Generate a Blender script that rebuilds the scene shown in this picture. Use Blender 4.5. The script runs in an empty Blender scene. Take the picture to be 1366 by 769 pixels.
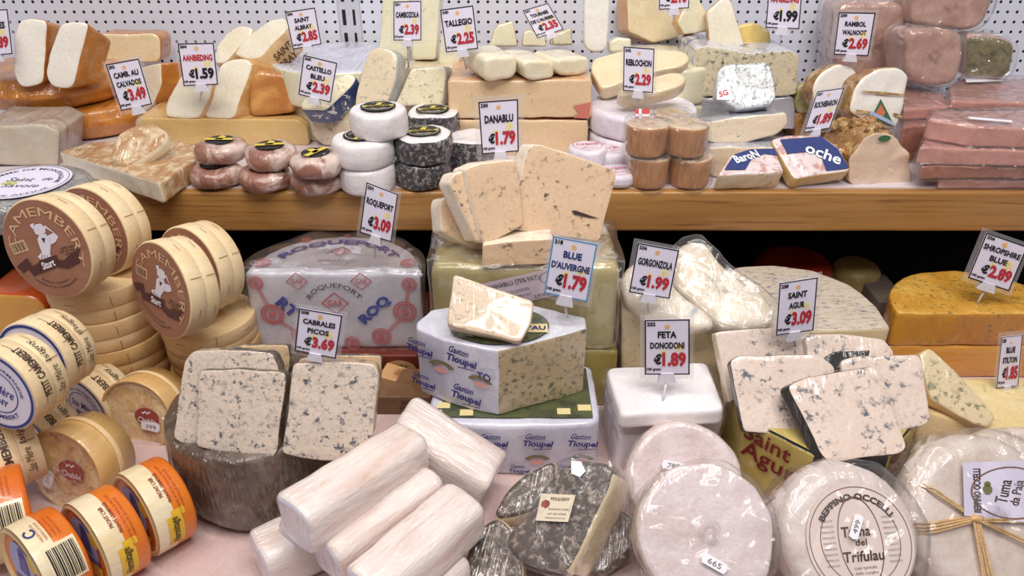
import bpy, bmesh, math, random
from mathutils import Vector as V, Matrix, noise

# ------------------------------------------------------------------ camera, light, exposure
SC = bpy.context.scene
COL = SC.collection
FPX, CX, CY = 1010.0, 683.0, 384.5          # focal length in pixels of the 1366 x 769 frame
PITCH = math.radians(29.7)
CAM = V((0, 0, .575))
cd = bpy.data.cameras.new('camera'); cd.sensor_width = 36; cd.lens = 36 * FPX / 1366
cd.clip_start = .01
cam = bpy.data.objects.new('camera', cd); COL.objects.link(cam)
cam.location = CAM; cam.rotation_euler = (math.pi / 2 - PITCH, 0, 0)
SC.camera = cam
SC.view_settings.view_transform = 'Standard'; SC.view_settings.look = 'None'
SC.view_settings.gamma = 1; SC.view_settings.use_curve_mapping = False
SC.view_settings.exposure = 0.0
wd = bpy.data.worlds.new('world'); SC.world = wd; wd.use_nodes = True
wd.node_tree.nodes['Background'].inputs[0].default_value = (.94, .93, 1.0, 1)
wd.node_tree.nodes['Background'].inputs[1].default_value = .23
def area(name, loc, target, sx, sy, power, col):
    l = bpy.data.lights.new(name, 'AREA'); l.shape = 'RECTANGLE'; l.size = sx; l.size_y = sy
    l.energy = power; l.color = col
    o = bpy.data.objects.new(name, l); COL.objects.link(o); o.location = loc
    o.rotation_euler = (V(target) - V(loc)).to_track_quat('-Z', 'Y').to_euler()
area('canopy_light', (-.1, .42, 1.75), (0, .80, .1), 1.5, .12, 14.0, (1, .96, .90))
area('canopy_light', (.2, -.25, 1.7), (0, .75, .1), 1.3, .15, 12.5, (1, .94, .93))
for _x, _y in ((-.75, .1), (-.3, .2), (.15, .15), (.6, .1), (-.5, .62), (.45, .62)):
    area('added_sparkle_light', (_x, _y, 1.45), (_x * .7, .8, .1), .05, .05, 1.25, (1, .95, .88))  # small unseen lights added to put pinpoint sparkle on the wrapped cheeses

# ------------------------------------------------------------------ helpers
R = math.radians
random.seed(5)
def lin(c):
    f = lambda x: (x / 12.92 if x <= .04045 else ((x + .055) / 1.055) ** 2.4)
    return tuple(f(max(0, min(255, k)) / 255) for k in c) + (1,)
def ray(px, py):
    a, b = (px - CX) / FPX, (CY - py) / FPX
    s, c = math.sin(PITCH), math.cos(PITCH)
    return V((a, c + b * s, -s + b * c))
def atY(px, py, Y): d = ray(px, py); return CAM + d * (Y / d.y)
def atZ(px, py, z): d = ray(px, py); return CAM + d * ((z - CAM.z) / d.z)
def anchor(a): return atY(a[0], a[1], a[3]) if a[2] == 'Y' else atZ(a[0], a[1], a[3])
class Frame:
    def __init__(s, O, yaw=0, lean=0, roll=0):
        y, l = R(yaw), R(lean)
        s.O = V(O)
        s.w = V((math.sin(y) * math.cos(l), -math.cos(y) * math.cos(l), math.sin(l)))
        u = V((math.cos(y), math.sin(y), 0)); v = s.w.cross(u)
        c, q = math.cos(R(roll)), math.sin(R(roll))
        s.u = u * c + v * q; s.v = v * c - u * q
    def pt(s, a, b, c=0): return s.O + s.u * a + s.v * b + s.w * c
    def loc(s, P): d = P - s.O; return (d.dot(s.u), d.dot(s.v), d.dot(s.w))
    def hit(s, px, py):
        d = ray(px, py); t = (s.O - CAM).dot(s.w) / d.dot(s.w)
        a = s.loc(CAM + d * t); return (a[0], a[1])
    def mat(s):
        m = Matrix((s.u, s.v, s.w)).transposed().to_4x4(); return m
    def cam_phi(s, depth=0):
        d = CAM - s.pt(0, 0, -depth); return math.atan2(d.dot(s.v), d.dot(s.u))

def smooth(me, on=True):
    me.polygons.foreach_set('use_smooth', [on] * len(me.polygons))
def mesh(name, verts, faces, m, parent=None, M=None, sm=True):
    """one mesh object; verts in world space, M its world matrix (or the parent's)"""
    W = parent['_M'] if False else (ROOTM[parent.name] if parent else (M or Matrix.Identity(4)))
    inv = W.inverted()
    me = bpy.data.meshes.new(name); me.from_pydata([inv @ v for v in verts], [], faces)
    if m: me.materials.append(m)
    smooth(me, sm); me.update()
    o = bpy.data.objects.new(name, me); COL.objects.link(o)
    ROOTM[o.name] = W
    if parent: o.parent = parent
    else: o.matrix_world = W
    return o
ROOTM = {}
def empty(name, M):
    o = bpy.data.objects.new(name, None); COL.objects.link(o); o.matrix_world = M; ROOTM[o.name] = M
    o.empty_display_size = .01
    return o
def tag(o, label, cat, group=None):
    o['label'] = label; o['category'] = cat
    if group: o['group'] = group
    return o
def recalc(verts, faces):
    bm = bmesh.new(); vs = [bm.verts.new(v) for v in verts]
    for f in faces:
        try: bm.faces.new([vs[i] for i in f])
        except ValueError: pass
    bmesh.ops.recalc_face_normals(bm, faces=bm.faces)
    out = [[v.index for v in f.verts] for f in bm.faces] if False else None
    bm.verts.index_update()
    out = [tuple(v.index for v in f.verts) for f in bm.faces]
    bm.free(); return out

# rounded, resampled outline with a label per segment -------------------------------------
def outline(poly, labels=None, cr=.004, step=.004):
    n = len(poly); labels = labels or ['s'] * n
    P = [V((p[0], p[1])) for p in poly]
    area2 = sum(P[i].x * P[(i + 1) % n].y - P[(i + 1) % n].x * P[i].y for i in range(n))
    if area2 < 0:
        P = P[::-1]; labels = [labels[(n - 2 - i) % n] for i in range(n)]
    pts, lab = [], []
    for i in range(n):
        a, b, c = P[i - 1], P[i], P[(i + 1) % n]
        r0 = min(cr, (a - b).length * .45); r1 = min(cr, (c - b).length * .45)
        s, e = b + (a - b).normalized() * r0, b + (c - b).normalized() * r1
        k = 4 if cr > .0008 else 1
        for j in range(k + 1):
            t = j / k
            pts.append(s * (1 - t) ** 2 + b * 2 * t * (1 - t) + e * t * t)
            lab.append(labels[i - 1] if t < .5 else labels[i])
        nx = c + (b - c).normalized() * min(cr, (b - c).length * .45)
        m = int((nx - e).length / step)
        for j in range(1, m):
            pts.append(e + (nx - e) * (j / m)); lab.append(labels[i])
    return pts, lab
def circle(r, n=72, ry=None): return [V((r * math.cos(2 * math.pi * i / n), (ry or r) * math.sin(2 * math.pi * i / n))) for i in range(n)]

SEED = [0]
def solid(name, label, cat, F, pts, lab, depth, parts, bf=.004, bb=.004, taper=0, shear=(0, 0), bulge=0, amp=.001, freq=35,
          dome=0, bdome=0, group=None, taper_v=None, rim=0, root_parts=None, cuts=5, bevel_as='s', hollow=0):
    """A cheese or box grown from an outline: front cap at F's plane, body going back by depth.
    parts: {'f','s','b',other edge labels: (part name, material)}; one entry -> one plain mesh."""
    SEED[0] += 1; off = V((SEED[0] * 3.17, SEED[0] * 1.31, 0))
    c = sum(pts, V((0, 0))) / len(pts); n = len(pts)
    prof = []   # (w, inset)
    m = 4
    for k in range(m + 1):
        a = k / m * math.pi / 2; prof.append((-bf * (1 - math.sin(a)) * 0 - bf * (1 - math.cos(a)), bf * (1 - math.sin(a))))
    for k in range(1, cuts): prof.append((-bf - (depth - bf - bb) * k / cuts, -bulge * math.sin(math.pi * k / cuts)))
    for k in range(m + 1):
        a = (1 - k / m) * math.pi / 2; prof.append((-depth + bb * (1 - math.cos(a)), bb * (1 - math.sin(a))))
    rings = []
    for s in (.3, .6, .85): rings.append(('f', s, prof[0][0], prof[0][1]))
    for w, i in prof: rings.append(('s', 1, w, i))
    for s in (.85, .6, .3): rings.append(('b', s, prof[-1][0], prof[-1][1]))
    verts = []; faces = []; flab = []
    for typ, s, w, ins in rings:
        f = -w / depth if depth else 0
        tp = 1 - taper * f
        for p in pts:
            d = p - c; L = max(d.length, 1e-6)
            q = c + d * (max(0, 1 - ins / L)) * s * tp + V(shear) * f
            ww = w
            if taper_v and typ != 'f': pass
            if typ == 'f': ww += dome * (1 - s * s) - hollow * (1 if s < .9 else 0)
            if typ == 'b': ww -= bdome * (1 - s * s)
            verts.append((q.x, q.y, ww))
    cf = len(verts); verts.append((c.x, c.y, prof[0][0] + dome - hollow)); cb = len(verts)
    q = c + V(shear); verts.append((q.x, q.y, prof[-1][0] - bdome))
    nr = len(rings)
    kf = 3 + 2
    for r in range(nr - 1):
        for i in range(n):
            j = (i + 1) % n
            faces.append((r * n + i, r * n + j, (r + 1) * n + j, (r + 1) * n + i))
            if r < 3 + (2 if bevel_as == 's' else 4): flab.append('f')
            elif r >= nr - 1 - 3 - 2: flab.append('b')
            else: flab.append(lab[i])
    for i in range(n):
        j = (i + 1) % n
        faces.append((cf, j, i)); flab.append('f')
        faces.append((cb, (nr - 1) * n + i, (nr - 1) * n + j)); flab.append('b')
    W = []
    for a in verts:
        p = F.pt(*a)
        if amp: p = p + noise.noise_vector(p * freq + off) * amp + noise.noise_vector(p * freq * 3 + off) * amp * .35
        W.append(p)
    zl = min(W, key=lambda p: p.z).z
    ctr = sum(W, V((0, 0, 0))) / len(W)
    M = Matrix.Translation(V((ctr.x, ctr.y, zl))) @ F.mat()
    faces = [tuple(reversed(f)) for f in faces]
    pn = {}
    for k, (nm, mt) in parts.items(): pn.setdefault(nm, ([], mt))
    dflt = list(parts)[0]
    for f, l in zip(faces, flab):
        key = l if l in parts else ('s' if l in ('b',) and 's' in parts else ('s' if 's' in parts else dflt))
        pn[parts[key][0]][0].append(f)
    if len(pn) == 1:
        o = mesh(name, W, faces, list(pn.values())[0][1], None, M)
        root = o; ch = {}
    else:
        root = empty(name, M); ch = {}
        for nm, (fs, mt) in pn.items():
            if not fs: continue
            used = sorted({i for f in fs for i in f}); ix = {u: k for k, u in enumerate(used)}
            ch[nm] = mesh(nm, [W[u] for u in used], [tuple(ix[i] for i in f) for f in fs], mt, root)
    tag(root, label, cat, group)
    root_info[root.name] = (F, pts, depth)
    return root, ch
root_info = {}

def prism(name, label, cat, face, anc, yaw, lean, depth, parts, labels=None, cr=.004, roll=0, **kw):
    F = Frame(anchor(anc), yaw, lean, roll)
    poly = [F.hit(*p) for p in face]
    pts, lab = outline(poly, labels, cr)
    o, ch = solid(name, label, cat, F, pts, lab, depth, parts, **kw)
    return o, ch, F
def wheel(name, label, cat, O, r, h, parts, yaw=0, lean=90, roll=0, n=64, ry=None, **kw):
    """round thing, O = centre of its front (or top) face"""
    F = Frame(O, yaw, lean, roll)
    pts = circle(r, n, ry)
    o, ch = solid(name, label, cat, F, pts, ['s'] * n, h, parts, **kw)
    return o, ch, F

# ------------------------------------------------------------------ writing
_tc = {}
def text_geo(s, bold=.012):
    k = (s, bold)
    if k not in _tc:
        cu = bpy.data.curves.new('t', 'FONT'); cu.body = s; cu.size = 1; cu.align_x = 'CENTER'; cu.offset = bold
        cu.resolution_u = 2
        o = bpy.data.objects.new('t', cu); COL.objects.link(o)
        dg = bpy.context.evaluated_depsgraph_get(); ev = o.evaluated_get(dg); me = ev.to_mesh()
        vs = [(v.co.x, v.co.y) for v in me.vertices]; fs = [tuple(p.vertices) for p in me.polygons]
        ev.to_mesh_clear(); bpy.data.objects.remove(o); bpy.data.curves.remove(cu)
        x0 = min(v[0] for v in vs); x1 = max(v[0] for v in vs); y0 = min(v[1] for v in vs); y1 = max(v[1] for v in vs)
        _tc[k] = (vs, fs, x0, x1, y0, y1)
    return _tc[k]
class Art:
    """flat shapes and letters gathered into ONE mesh through a mapping (a,b)->world"""
    def __init__(s): s.v = []; s.f = []
    def poly(s, pts, mp):
        b = len(s.v); s.v += [mp(*p) for p in pts]; s.f.append(tuple(range(b, b + len(pts))))
    def ring(s, r0, r1, mp, a0=0, a1=360, n=48, sx=1, sy=1):
        b = len(s.v)
        for i in range(n + 1):
            a = R(a0 + (a1 - a0) * i / n)
            s.v += [mp(r0 * math.cos(a) * sx, r0 * math.sin(a) * sy), mp(r1 * math.cos(a) * sx, r1 * math.sin(a) * sy)]
        for i in range(n): s.f.append((b + 2 * i, b + 2 * i + 1, b + 2 * i + 3, b + 2 * i + 2))
    def disc(s, cx, cy, r, mp, n=32, ry=None):
        s.poly([(cx + r * math.cos(2 * math.pi * i / n), cy + (ry or r) * math.sin(2 * math.pi * i / n)) for i in range(n)], mp)
    def fan(s, cx, cy, r, mp, n=40, ry=None, rings=3):
        b = len(s.v); s.v.append(mp(cx, cy))
        for k in range(1, rings + 1):
            for i in range(n):
                a = 2 * math.pi * i / n
                s.v.append(mp(cx + r * k / rings * math.cos(a), cy + (ry or r) * k / rings * math.sin(a)))
        for i in range(n):
            j = (i + 1) % n
            s.f.append((b, b + 1 + i, b + 1 + j))
            for k in range(rings - 1): s.f.append((b + 1 + k * n + i, b + 1 + (k + 1) * n + i, b + 1 + (k + 1) * n + j, b + 1 + k * n + j))
    def grid(s, x0, x1, y0, y1, mp, nx=8, ny=8):
        b = len(s.v)
        for j in range(ny + 1):
            for i in range(nx + 1): s.v.append(mp(x0 + (x1 - x0) * i / nx, y0 + (y1 - y0) * j / ny))
        for j in range(ny):
            for i in range(nx):
                k = b + j * (nx + 1) + i; s.f.append((k, k + 1, k + nx + 2, k + nx + 1))
    def text(s, t, cx, cy, w, h, mp, bold=.012, slant=0, rot=0):
        """letters fitted into a w x h box centred at cx,cy (w None keeps the natural width)"""
        vs, fs, x0, x1, y0, y1 = text_geo(t, bold)
        ky = h / (y1 - y0); kx = ky if w is None else w / (x1 - x0)
        b = len(s.v); c, q = math.cos(R(rot)), math.sin(R(rot))
        for x, y in vs:
            a = (x - (x0 + x1) / 2) * kx; d = (y - (y0 + y1) / 2) * ky; a += slant * d
            s.v.append(mp(cx + a * c - d * q, cy + a * q + d * c))
        s.f += [tuple(b + i for i in f) for f in fs]
    def arc(s, t, r, h, th, mp, span=None, up=True, bold=.012):
        """letters along a circle about (0,0); th = angle clockwise from the top"""
        vs, fs, x0, x1, y0, y1 = text_geo(t, bold)
        ky = h / (y1 - y0); kx = ky if span is None else R(span) * r / (x1 - x0)
        b = len(s.v)
        for x, y in vs:
            a = (x - (x0 + x1) / 2) * kx / r; d = (y - (y0 + y1) / 2) * ky
            if up: g, rr = R(th) + a, r + d
            else: g, rr = R(th) - a, r - d
            s.v.append(mp(rr * math.sin(g), rr * math.cos(g)))
        s.f += [tuple(b + i for i in f) for f in fs]
    def done(s, name, m, parent, label=None):
        if not s.v: return None
        o = mesh(name, s.v, s.f, m, parent, sm=False)
        if label: o['label'] = label
        return o
def flat(F, off=.0008, ox=0, oy=0, rot=0):
    c, q = math.cos(R(rot)), math.sin(R(rot))
    return lambda a, b: F.pt(ox + a * c - b * q, oy + a * q + b * c, off)
def cyl(F, r, s0, phi0, off=.0008):
    """a runs up round the side, b towards the face"""
    return lambda a, b: F.pt((r + off) * math.cos(phi0 + a / r), (r + off) * math.sin(phi0 + a / r), -s0 + b)
def quadmap(q):
    """unit square -> four world points TL TR BR BL"""
    TL, TR, BR, BL = q
    n = (TR - TL).cross(TL - BL).normalized()
    return lambda off: (lambda a, b: (BL * (1 - a) + BR * a) * (1 - b) + (TL * (1 - a) + TR * a) * b + n * off)

# ------------------------------------------------------------------ materials
MATS = {}
GRAIN = .16
def mat(name, base, rough=.5, var=None, veins=None, veins2=None, bump=None, coat=0, wrap=0, wscale=45, sss=0, metal=0, stretch=None, coords='Object', croug=.12, spec=.5):
    if name in MATS: return MATS[name]
    m = bpy.data.materials.new(name); m.use_nodes = True; nt = m.node_tree; N = nt.nodes; L = nt.links
    p = N['Principled BSDF']; p.inputs['Roughness'].default_value = rough
    p.inputs['Metallic'].default_value = metal; p.inputs['Specular IOR Level'].default_value = spec
    tc = N.new('ShaderNodeTexCoord'); src = tc.outputs[coords]
    oi = N.new('ShaderNodeObjectInfo'); ad = N.new('ShaderNodeVectorMath'); ad.operation = 'MULTIPLY_ADD'
    L.new(oi.outputs['Random'], ad.inputs[0]); ad.inputs[1].default_value = (7, 3, 5); L.new(src, ad.inputs[2]); src = ad.outputs[0]
    if stretch:
        mp = N.new('ShaderNodeMapping'); mp.inputs['Scale'].default_value = stretch; L.new(src, mp.inputs[0]); src = mp.outputs[0]
    def nz(scale, detail=3, rgh=.55, dist=0):
        t = N.new('ShaderNodeTexNoise'); t.inputs['Scale'].default_value = scale; t.inputs['Detail'].default_value = detail
        t.inputs['Roughness'].default_value = rgh; t.inputs['Distortion'].default_value = dist; L.new(src, t.inputs['Vector']); return t.outputs['Fac']
    def ramp(fac, a, b):
        r = N.new('ShaderNodeMapRange'); r.inputs[1].default_value = a; r.inputs[2].default_value = b; r.clamp = True; L.new(fac, r.inputs[0]); return r.outputs[0]
    def mix(fac, A, B):
        x = N.new('ShaderNodeMix'); x.data_type = 'RGBA'; L.new(fac, x.inputs[0])
        for s, k in ((A, 6), (B, 7)):
            if isinstance(s, tuple): x.inputs[k].default_value = s
            else: L.new(s, x.inputs[k])
        return x.outputs[2]
    col = lin(base)
    if var:
        c2, sc, a, b = var; col = mix(ramp(nz(sc, 4, .6, .6), a, b), col, lin(c2))
    for vv in (veins, veins2):
        if vv:
            c2, sc, a, b = vv[:4]; cl = vv[4] if len(vv) > 4 else .5
            f1 = ramp(nz(sc * 1.25, 4, .62, .3), a - .02, b + .025)
            f2 = ramp(nz(sc * .26, 2.5, .55, .3), cl - .09, cl + .07)
            mu = N.new('ShaderNodeMath'); mu.operation = 'MULTIPLY'; L.new(f1, mu.inputs[0]); L.new(f2, mu.inputs[1])
            col = mix(mu.outputs[0], col, lin(c2))
    if not name.startswith('ink_') and not name.startswith('dim'):
        g_ = N.new('ShaderNodeMapRange'); g_.inputs[1].default_value = .25; g_.inputs[2].default_value = .75; g_.inputs[3].default_value = 1 - GRAIN; g_.inputs[4].default_value = 1.05
        L.new(nz(260, 6, .75, .2), g_.inputs[0]); vm = N.new('ShaderNodeVectorMath'); vm.operation = 'SCALE'; L.new(g_.outputs[0], vm.inputs['Scale'])
        if isinstance(col, tuple): vm.inputs[0].default_value = col[:3]
        else: L.new(col, vm.inputs[0])
        col = vm.outputs[0]
    if isinstance(col, tuple): p.inputs['Base Color'].default_value = col
    else: L.new(col, p.inputs['Base Color'])
    if bump:
        b = N.new('ShaderNodeBump'); b.inputs['Distance'].default_value = .002; b.inputs['Strength'].default_value = bump[1]
        L.new(nz(bump[0], 5, .65), b.inputs['Height']); L.new(b.outputs[0], p.inputs['Normal'])
    if sss:
        p.inputs['Subsurface Weight'].default_value = sss; p.inputs['Subsurface Scale'].default_value = .004
        p.inputs['Subsurface Radius'].default_value = (1, .7, .5)
    cw = coat or (.85 if wrap else 0)
    if cw:
        p.inputs['Coat Weight'].default_value = cw; p.inputs['Coat Roughness'].default_value = croug; p.inputs['Coat IOR'].default_value = 1.6
        if wrap:
            mp2 = N.new('ShaderNodeMapping'); mp2.inputs['Scale'].default_value = (1, .35, .6); mp2.inputs['Rotation'].default_value = (.4, .7, .5); L.new(src, mp2.inputs[0])
            t = N.new('ShaderNodeTexNoise'); t.inputs['Scale'].default_value = wscale * .8; t.inputs['Detail'].default_value = 3; t.inputs['Distortion'].default_value = .8; t.noise_type = 'RIDGED_MULTIFRACTAL'; t.normalize = True
            L.new(mp2.outputs[0], t.inputs['Vector'])
            b2 = N.new('ShaderNodeBump'); b2.inputs['Distance'].default_value = .014; b2.inputs['Strength'].default_value = min(1, wrap * 1.3)
            mp3 = N.new('ShaderNodeMapping'); mp3.inputs['Scale'].default_value = (1, .07, .16); mp3.inputs['Rotation'].default_value = (.2, .5, .75); L.new(src, mp3.inputs[0])
            t3 = N.new('ShaderNodeTexNoise'); t3.inputs['Scale'].default_value = wscale * 4.5; t3.inputs['Detail'].default_value = 2; t3.inputs['Distortion'].default_value = .3; L.new(mp3.outputs[0], t3.inputs['Vector'])
            m3 = N.new('ShaderNodeMath'); m3.operation = 'MULTIPLY_ADD'; L.new(t3.outputs['Fac'], m3.inputs[0]); m3.inputs[1].default_value = .35; L.new(t.outputs['Fac'], m3.inputs[2])
            L.new(m3.outputs[0], b2.inputs['Height']); L.new(b2.outputs[0], p.inputs['Coat Normal'])
    MATS[name] = m; return m
def film(name, haze=.06, wr=.6, sc=40, gloss=.5):
    if name in MATS: return MATS[name]
    m = bpy.data.materials.new(name); m.use_nodes = True; nt = m.node_tree; N = nt.nodes; L = nt.links
    N.remove(N['Principled BSDF']); out = N['Material Output']
    tr = N.new('ShaderNodeBsdfTransparent'); gl = N.new('ShaderNodeBsdfGlossy'); gl.inputs['Roughness'].default_value = .17
    df = N.new('ShaderNodeBsdfDiffuse'); df.inputs['Color'].default_value = (.9, .88, .92, 1)
    lw = N.new('ShaderNodeLayerWeight'); lw.inputs['Blend'].default_value = .18
    tc = N.new('ShaderNodeTexCoord'); t = N.new('ShaderNodeTexNoise'); t.inputs['Scale'].default_value = sc * .7; t.inputs['Detail'].default_value = 3; t.inputs['Distortion'].default_value = .8; t.noise_type = 'RIDGED_MULTIFRACTAL'; t.normalize = True
    L.new(tc.outputs['Object'], t.inputs['Vector'])
    b = N.new('ShaderNodeBump'); b.inputs['Distance'].default_value = .012; b.inputs['Strength'].default_value = wr
    L.new(t.outputs['Fac'], b.inputs['Height']); L.new(b.outputs[0], gl.inputs['Normal'])
    m1 = N.new('ShaderNodeMixShader'); m1.inputs[0].default_value = haze; L.new(tr.outputs[0], m1.inputs[1]); L.new(df.outputs[0], m1.inputs[2])
    mr = N.new('ShaderNodeMapRange'); mr.inputs[3].default_value = .055; mr.inputs[4].default_value = gloss * .45; L.new(lw.outputs['Fresnel'], mr.inputs[0])
    m2 = N.new('ShaderNodeMixShader'); L.new(mr.outputs[0], m2.inputs[0]); L.new(m1.outputs[0], m2.inputs[1]); L.new(gl.outputs[0], m2.inputs[2])
    L.new(m2.outputs[0], out.inputs[0]); MATS[name] = m; return m
def ink(name, c, rough=.5): return mat('ink_' + name, c, rough)
BLACK = ink('black', (22, 20, 24)); RED = ink('red', (190, 38, 45)); WHITE = ink('white', (245, 243, 248), .4)
NAVY = ink('navy', (28, 38, 120)); YELLOW = ink('yellow', (240, 205, 90)); ORANGE = ink('orange', (235, 150, 70)); CLEAR = film('clear_plastic', .10, .05, 20, .35)
FILM = film('cling_film', .035, .8, 55, .75); BAG = film('plastic_bag', .05, .9, 34, .95)
GREYINK = ink('grey', (120, 105, 105)); SILVERW = ink('card', (232, 226, 244), .35); LAV = ink('lavender', (215, 208, 228), .45)

def wrap_film(root, depth=None, grow=.003, m=None, amp=.0025, name='plastic_wrap', freq=45, cap=True):
    """loose film round a thing, as its part"""
    F, pts, dep = root_info[root.name]
    c = sum(pts, V((0, 0))) / len(pts); n = len(pts); vs, fs = [], []
    ws = [grow] + [grow - (dep + 2 * grow) * k / 6 for k in range(1, 7)]
    rings = [(s, grow) for s in (.15, .3, .45, .6, .75, .88)] + [(1, w) for w in ws] + [(s, ws[-1]) for s in (.75, .5)]
    for s, w in rings:
        for p in pts:
            d = p - c; q = c + d * s * (1 + grow / max(d.length, .001))
            P = F.pt(q.x, q.y, w)
            P = P + noise.noise_vector(P * freq + V((7, 1, 3))) * amp; vs.append(P)
    for r in range(len(rings) - 1):
        for i in range(n):
            j = (i + 1) % n; fs.append((r * n + i, r * n + j, (r + 1) * n + j, (r + 1) * n + i))
    P = F.pt(c.x, c.y, grow); vs.append(P + noise.noise_vector(P * freq + V((7, 1, 3))) * amp); k = len(vs) - 1
    for i in range(n): fs.append((k, i, (i + 1) % n))
    o = mesh(name, vs, fs, m or FILM, root); o['label'] = 'loose clear plastic film'; return o

def tube(name, pts, r, m, parent, n=8, closed=False, taper=None):
    vs, fs = [], []
    for i, p in enumerate(pts):
        d = (pts[min(i + 1, len(pts) - 1)] - pts[max(i - 1, 0)]).normalized()
        a = d.orthogonal().normalized(); b = d.cross(a)
        rr = r if not taper else r * taper[i]
        for k in range(n):
            g = 2 * math.pi * k / n; vs.append(p + a * rr * math.cos(g) + b * rr * math.sin(g))
    for i in range(len(pts) - 1):
        for k in range(n):
            l = (k + 1) % n; fs.append((i * n + k, i * n + l, (i + 1) * n + l, (i + 1) * n + k))
    fs.append(tuple(range(n))[::-1]); fs.append(tuple((len(pts) - 1) * n + k for k in range(n)))
    return mesh(name, vs, fs, m, parent)
def boxmesh(name, lo, hi, m, parent=None, bev=0, sm=False):
    bm = bmesh.new(); bmesh.ops.create_cube(bm, size=1)
    for v in bm.verts: v.co = V([(lo[i] + hi[i]) / 2 + v.co[i] * (hi[i] - lo[i]) for i in range(3)])
    if bev: bmesh.ops.bevel(bm, geom=bm.edges[:], offset=bev, segments=3, affect='EDGES', profile=.6)
    bm.verts.index_update()
    vs = [v.co.copy() for v in bm.verts]; fs = [tuple(v.index for v in f.verts) for f in bm.faces]; bm.free()
    M = Matrix.Translation(V(((lo[0] + hi[0]) / 2, (lo[1] + hi[1]) / 2, lo[2])))
    return mesh(name, vs, fs, m, parent, M, sm)
# ------------------------------------------------------------------ the setting
SH, SF, SB = .21, .8855, 1.28      # shelf top, shelf front, back wall
def pegboard():
    m = bpy.data.materials.new('pegboard'); m.use_nodes = True; nt = m.node_tree; N = nt.nodes; L = nt.links; p = N['Principled BSDF']
    tc = N.new('ShaderNodeTexCoord'); sx = N.new('ShaderNodeSeparateXYZ'); L.new(tc.outputs['Object'], sx.inputs[0])
    def mth(op, a, b=None):
        x = N.new('ShaderNodeMath'); x.operation = op
        for i, k in enumerate((a, b)):
            if k is None: continue
            if isinstance(k, (int, float)): x.inputs[i].default_value = k
            else: L.new(k, x.inputs[i])
        return x.outputs[0]
    ds = []
    for ax in ('X', 'Z'):
        f = mth('FRACT', mth('DIVIDE', sx.outputs[ax], .0155)); ds.append(mth('POWER', mth('SUBTRACT', f, .5), 2))
    d = mth('SQRT', mth('ADD', ds[0], ds[1]))
    hole = mth('LESS_THAN', d, .155)
    mx = N.new('ShaderNodeMix'); mx.data_type = 'RGBA'; L.new(hole, mx.inputs[0]); mx.inputs[6].default_value = lin((218, 221, 234)); mx.inputs[7].default_value = lin((14, 14, 20))
    L.new(mx.outputs[2], p.inputs['Base Color']); p.inputs['Roughness'].default_value = .55
    return m
PEG = pegboard()
def structure(o): o['kind'] = 'structure'; return o
def wallslab(name, x0, x1, m): return structure(boxmesh(name, (x0, SB, SH - .3 + .1), (x1, SB + .02, .75), m))
UX = atY(470, 50, SB).x; UX2 = atY(775, 50, SB).x
structure(boxmesh('wall_back', (-1.15, SB, SH), (1.15, SB + .02, .80), PEG))
RAILM = mat('rail_enamel', (205, 206, 216), .4)
for k, x in enumerate((UX,)):
    boxmesh_o = structure(boxmesh('trim_%d' % (k + 1), (x - .017, SB - .006, SH), (x + .017, SB + .001, .80), RAILM, None, .002))
    a = Art()
    for dx, w in ((-.0085, .0028), (.0075, .0020)):
        for i in range(14):
            z = SH + .02 + i * .036
            a.poly([(x + dx - w, z), (x + dx + w, z), (x + dx + w, z + .024), (x + dx - w, z + .024)], lambda p, q: V((p, SB - .0065, q)))
    a.done('slot', BLACK, boxmesh_o)
SHADE = mat('dim_painted_shade', (9, 7, 8), .9)  # near-black colour stands in for shade on the lower wall and rear deck
structure(boxmesh('wall_lower', (-1.15, SB, -.02), (1.15, SB + .02, SH), SHADE))
WOOD = mat('shelf_wood', (184, 136, 76), .38, var=((148, 100, 50), 20, .35, .75), veins=((112, 66, 28), 90, .52, .72, .5), bump=(60, .15), stretch=(.07, 1, 1.8), coat=.2)
BUTCH = mat('shelf_top_lining', (226, 214, 220), .3, var=((208, 192, 198), 9, .4, .8))
sh = empty('wooden_shelf', Matrix.Translation((0, SF, .154)))
tag(sh, 'honey brown wooden shelf plank carrying the upper row of cheeses', 'shelf')
boxmesh('plank', (-1.12, SF, .154), (1.12, SB, .2085), WOOD, sh, .004, True)
boxmesh('shelf_lining', (-1.12, SF + .012, .2085), (1.12, SB, SH), BUTCH, sh)
DECK = mat('deck_surface', (222, 196, 192), .25, var=((205, 172, 168), 7, .4, .8), coat=.3)
dk = structure(boxmesh('floor', (-1.15, .30, -.02), (1.15, .97, 0), DECK))
structure(boxmesh('trim_2', (-1.15, .97, -.02), (1.15, SB, 0), SHADE))  # rear deck as a dark slab, under-shelf shade painted into its colour

# ------------------------------------------------------------------ cheese materials
CREAM = mat('cream_paste', (242, 226, 190), .42, var=((228, 206, 160), 28, .35, .8), bump=(160, .25), wrap=.22, wscale=38)
IVORY = mat('ivory_paste', (245, 236, 214), .42, var=((236, 220, 186), 22, .4, .85), bump=(160, .25), wrap=.22)
WHITEP = mat('white_holed_paste', (248, 242, 230), .45, veins=((205, 185, 140), 260, .66, .70, .5), bump=(140, .3), wrap=.15)
ORRIND = mat('orange_rind', (210, 136, 48), .35, var=((170, 98, 34), 30, .4, .75), bump=(80, .4), wrap=.8)
ORLOAF = mat('orange_brown_loaf_rind', (184, 116, 52), .35, var=((226, 168, 92), 26, .45, .75), bump=(80, .3), wrap=.6)
GREYRIND = mat('grey_brown_rind', (186, 168, 152), .6, var=((150, 130, 116), 40, .4, .75), bump=(120, .5), wrap=.5)
GREYCUT = mat('grey_cream_paste', (214, 202, 182), .5, var=((196, 178, 154), 16, .35, .8), wrap=.3)
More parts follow.
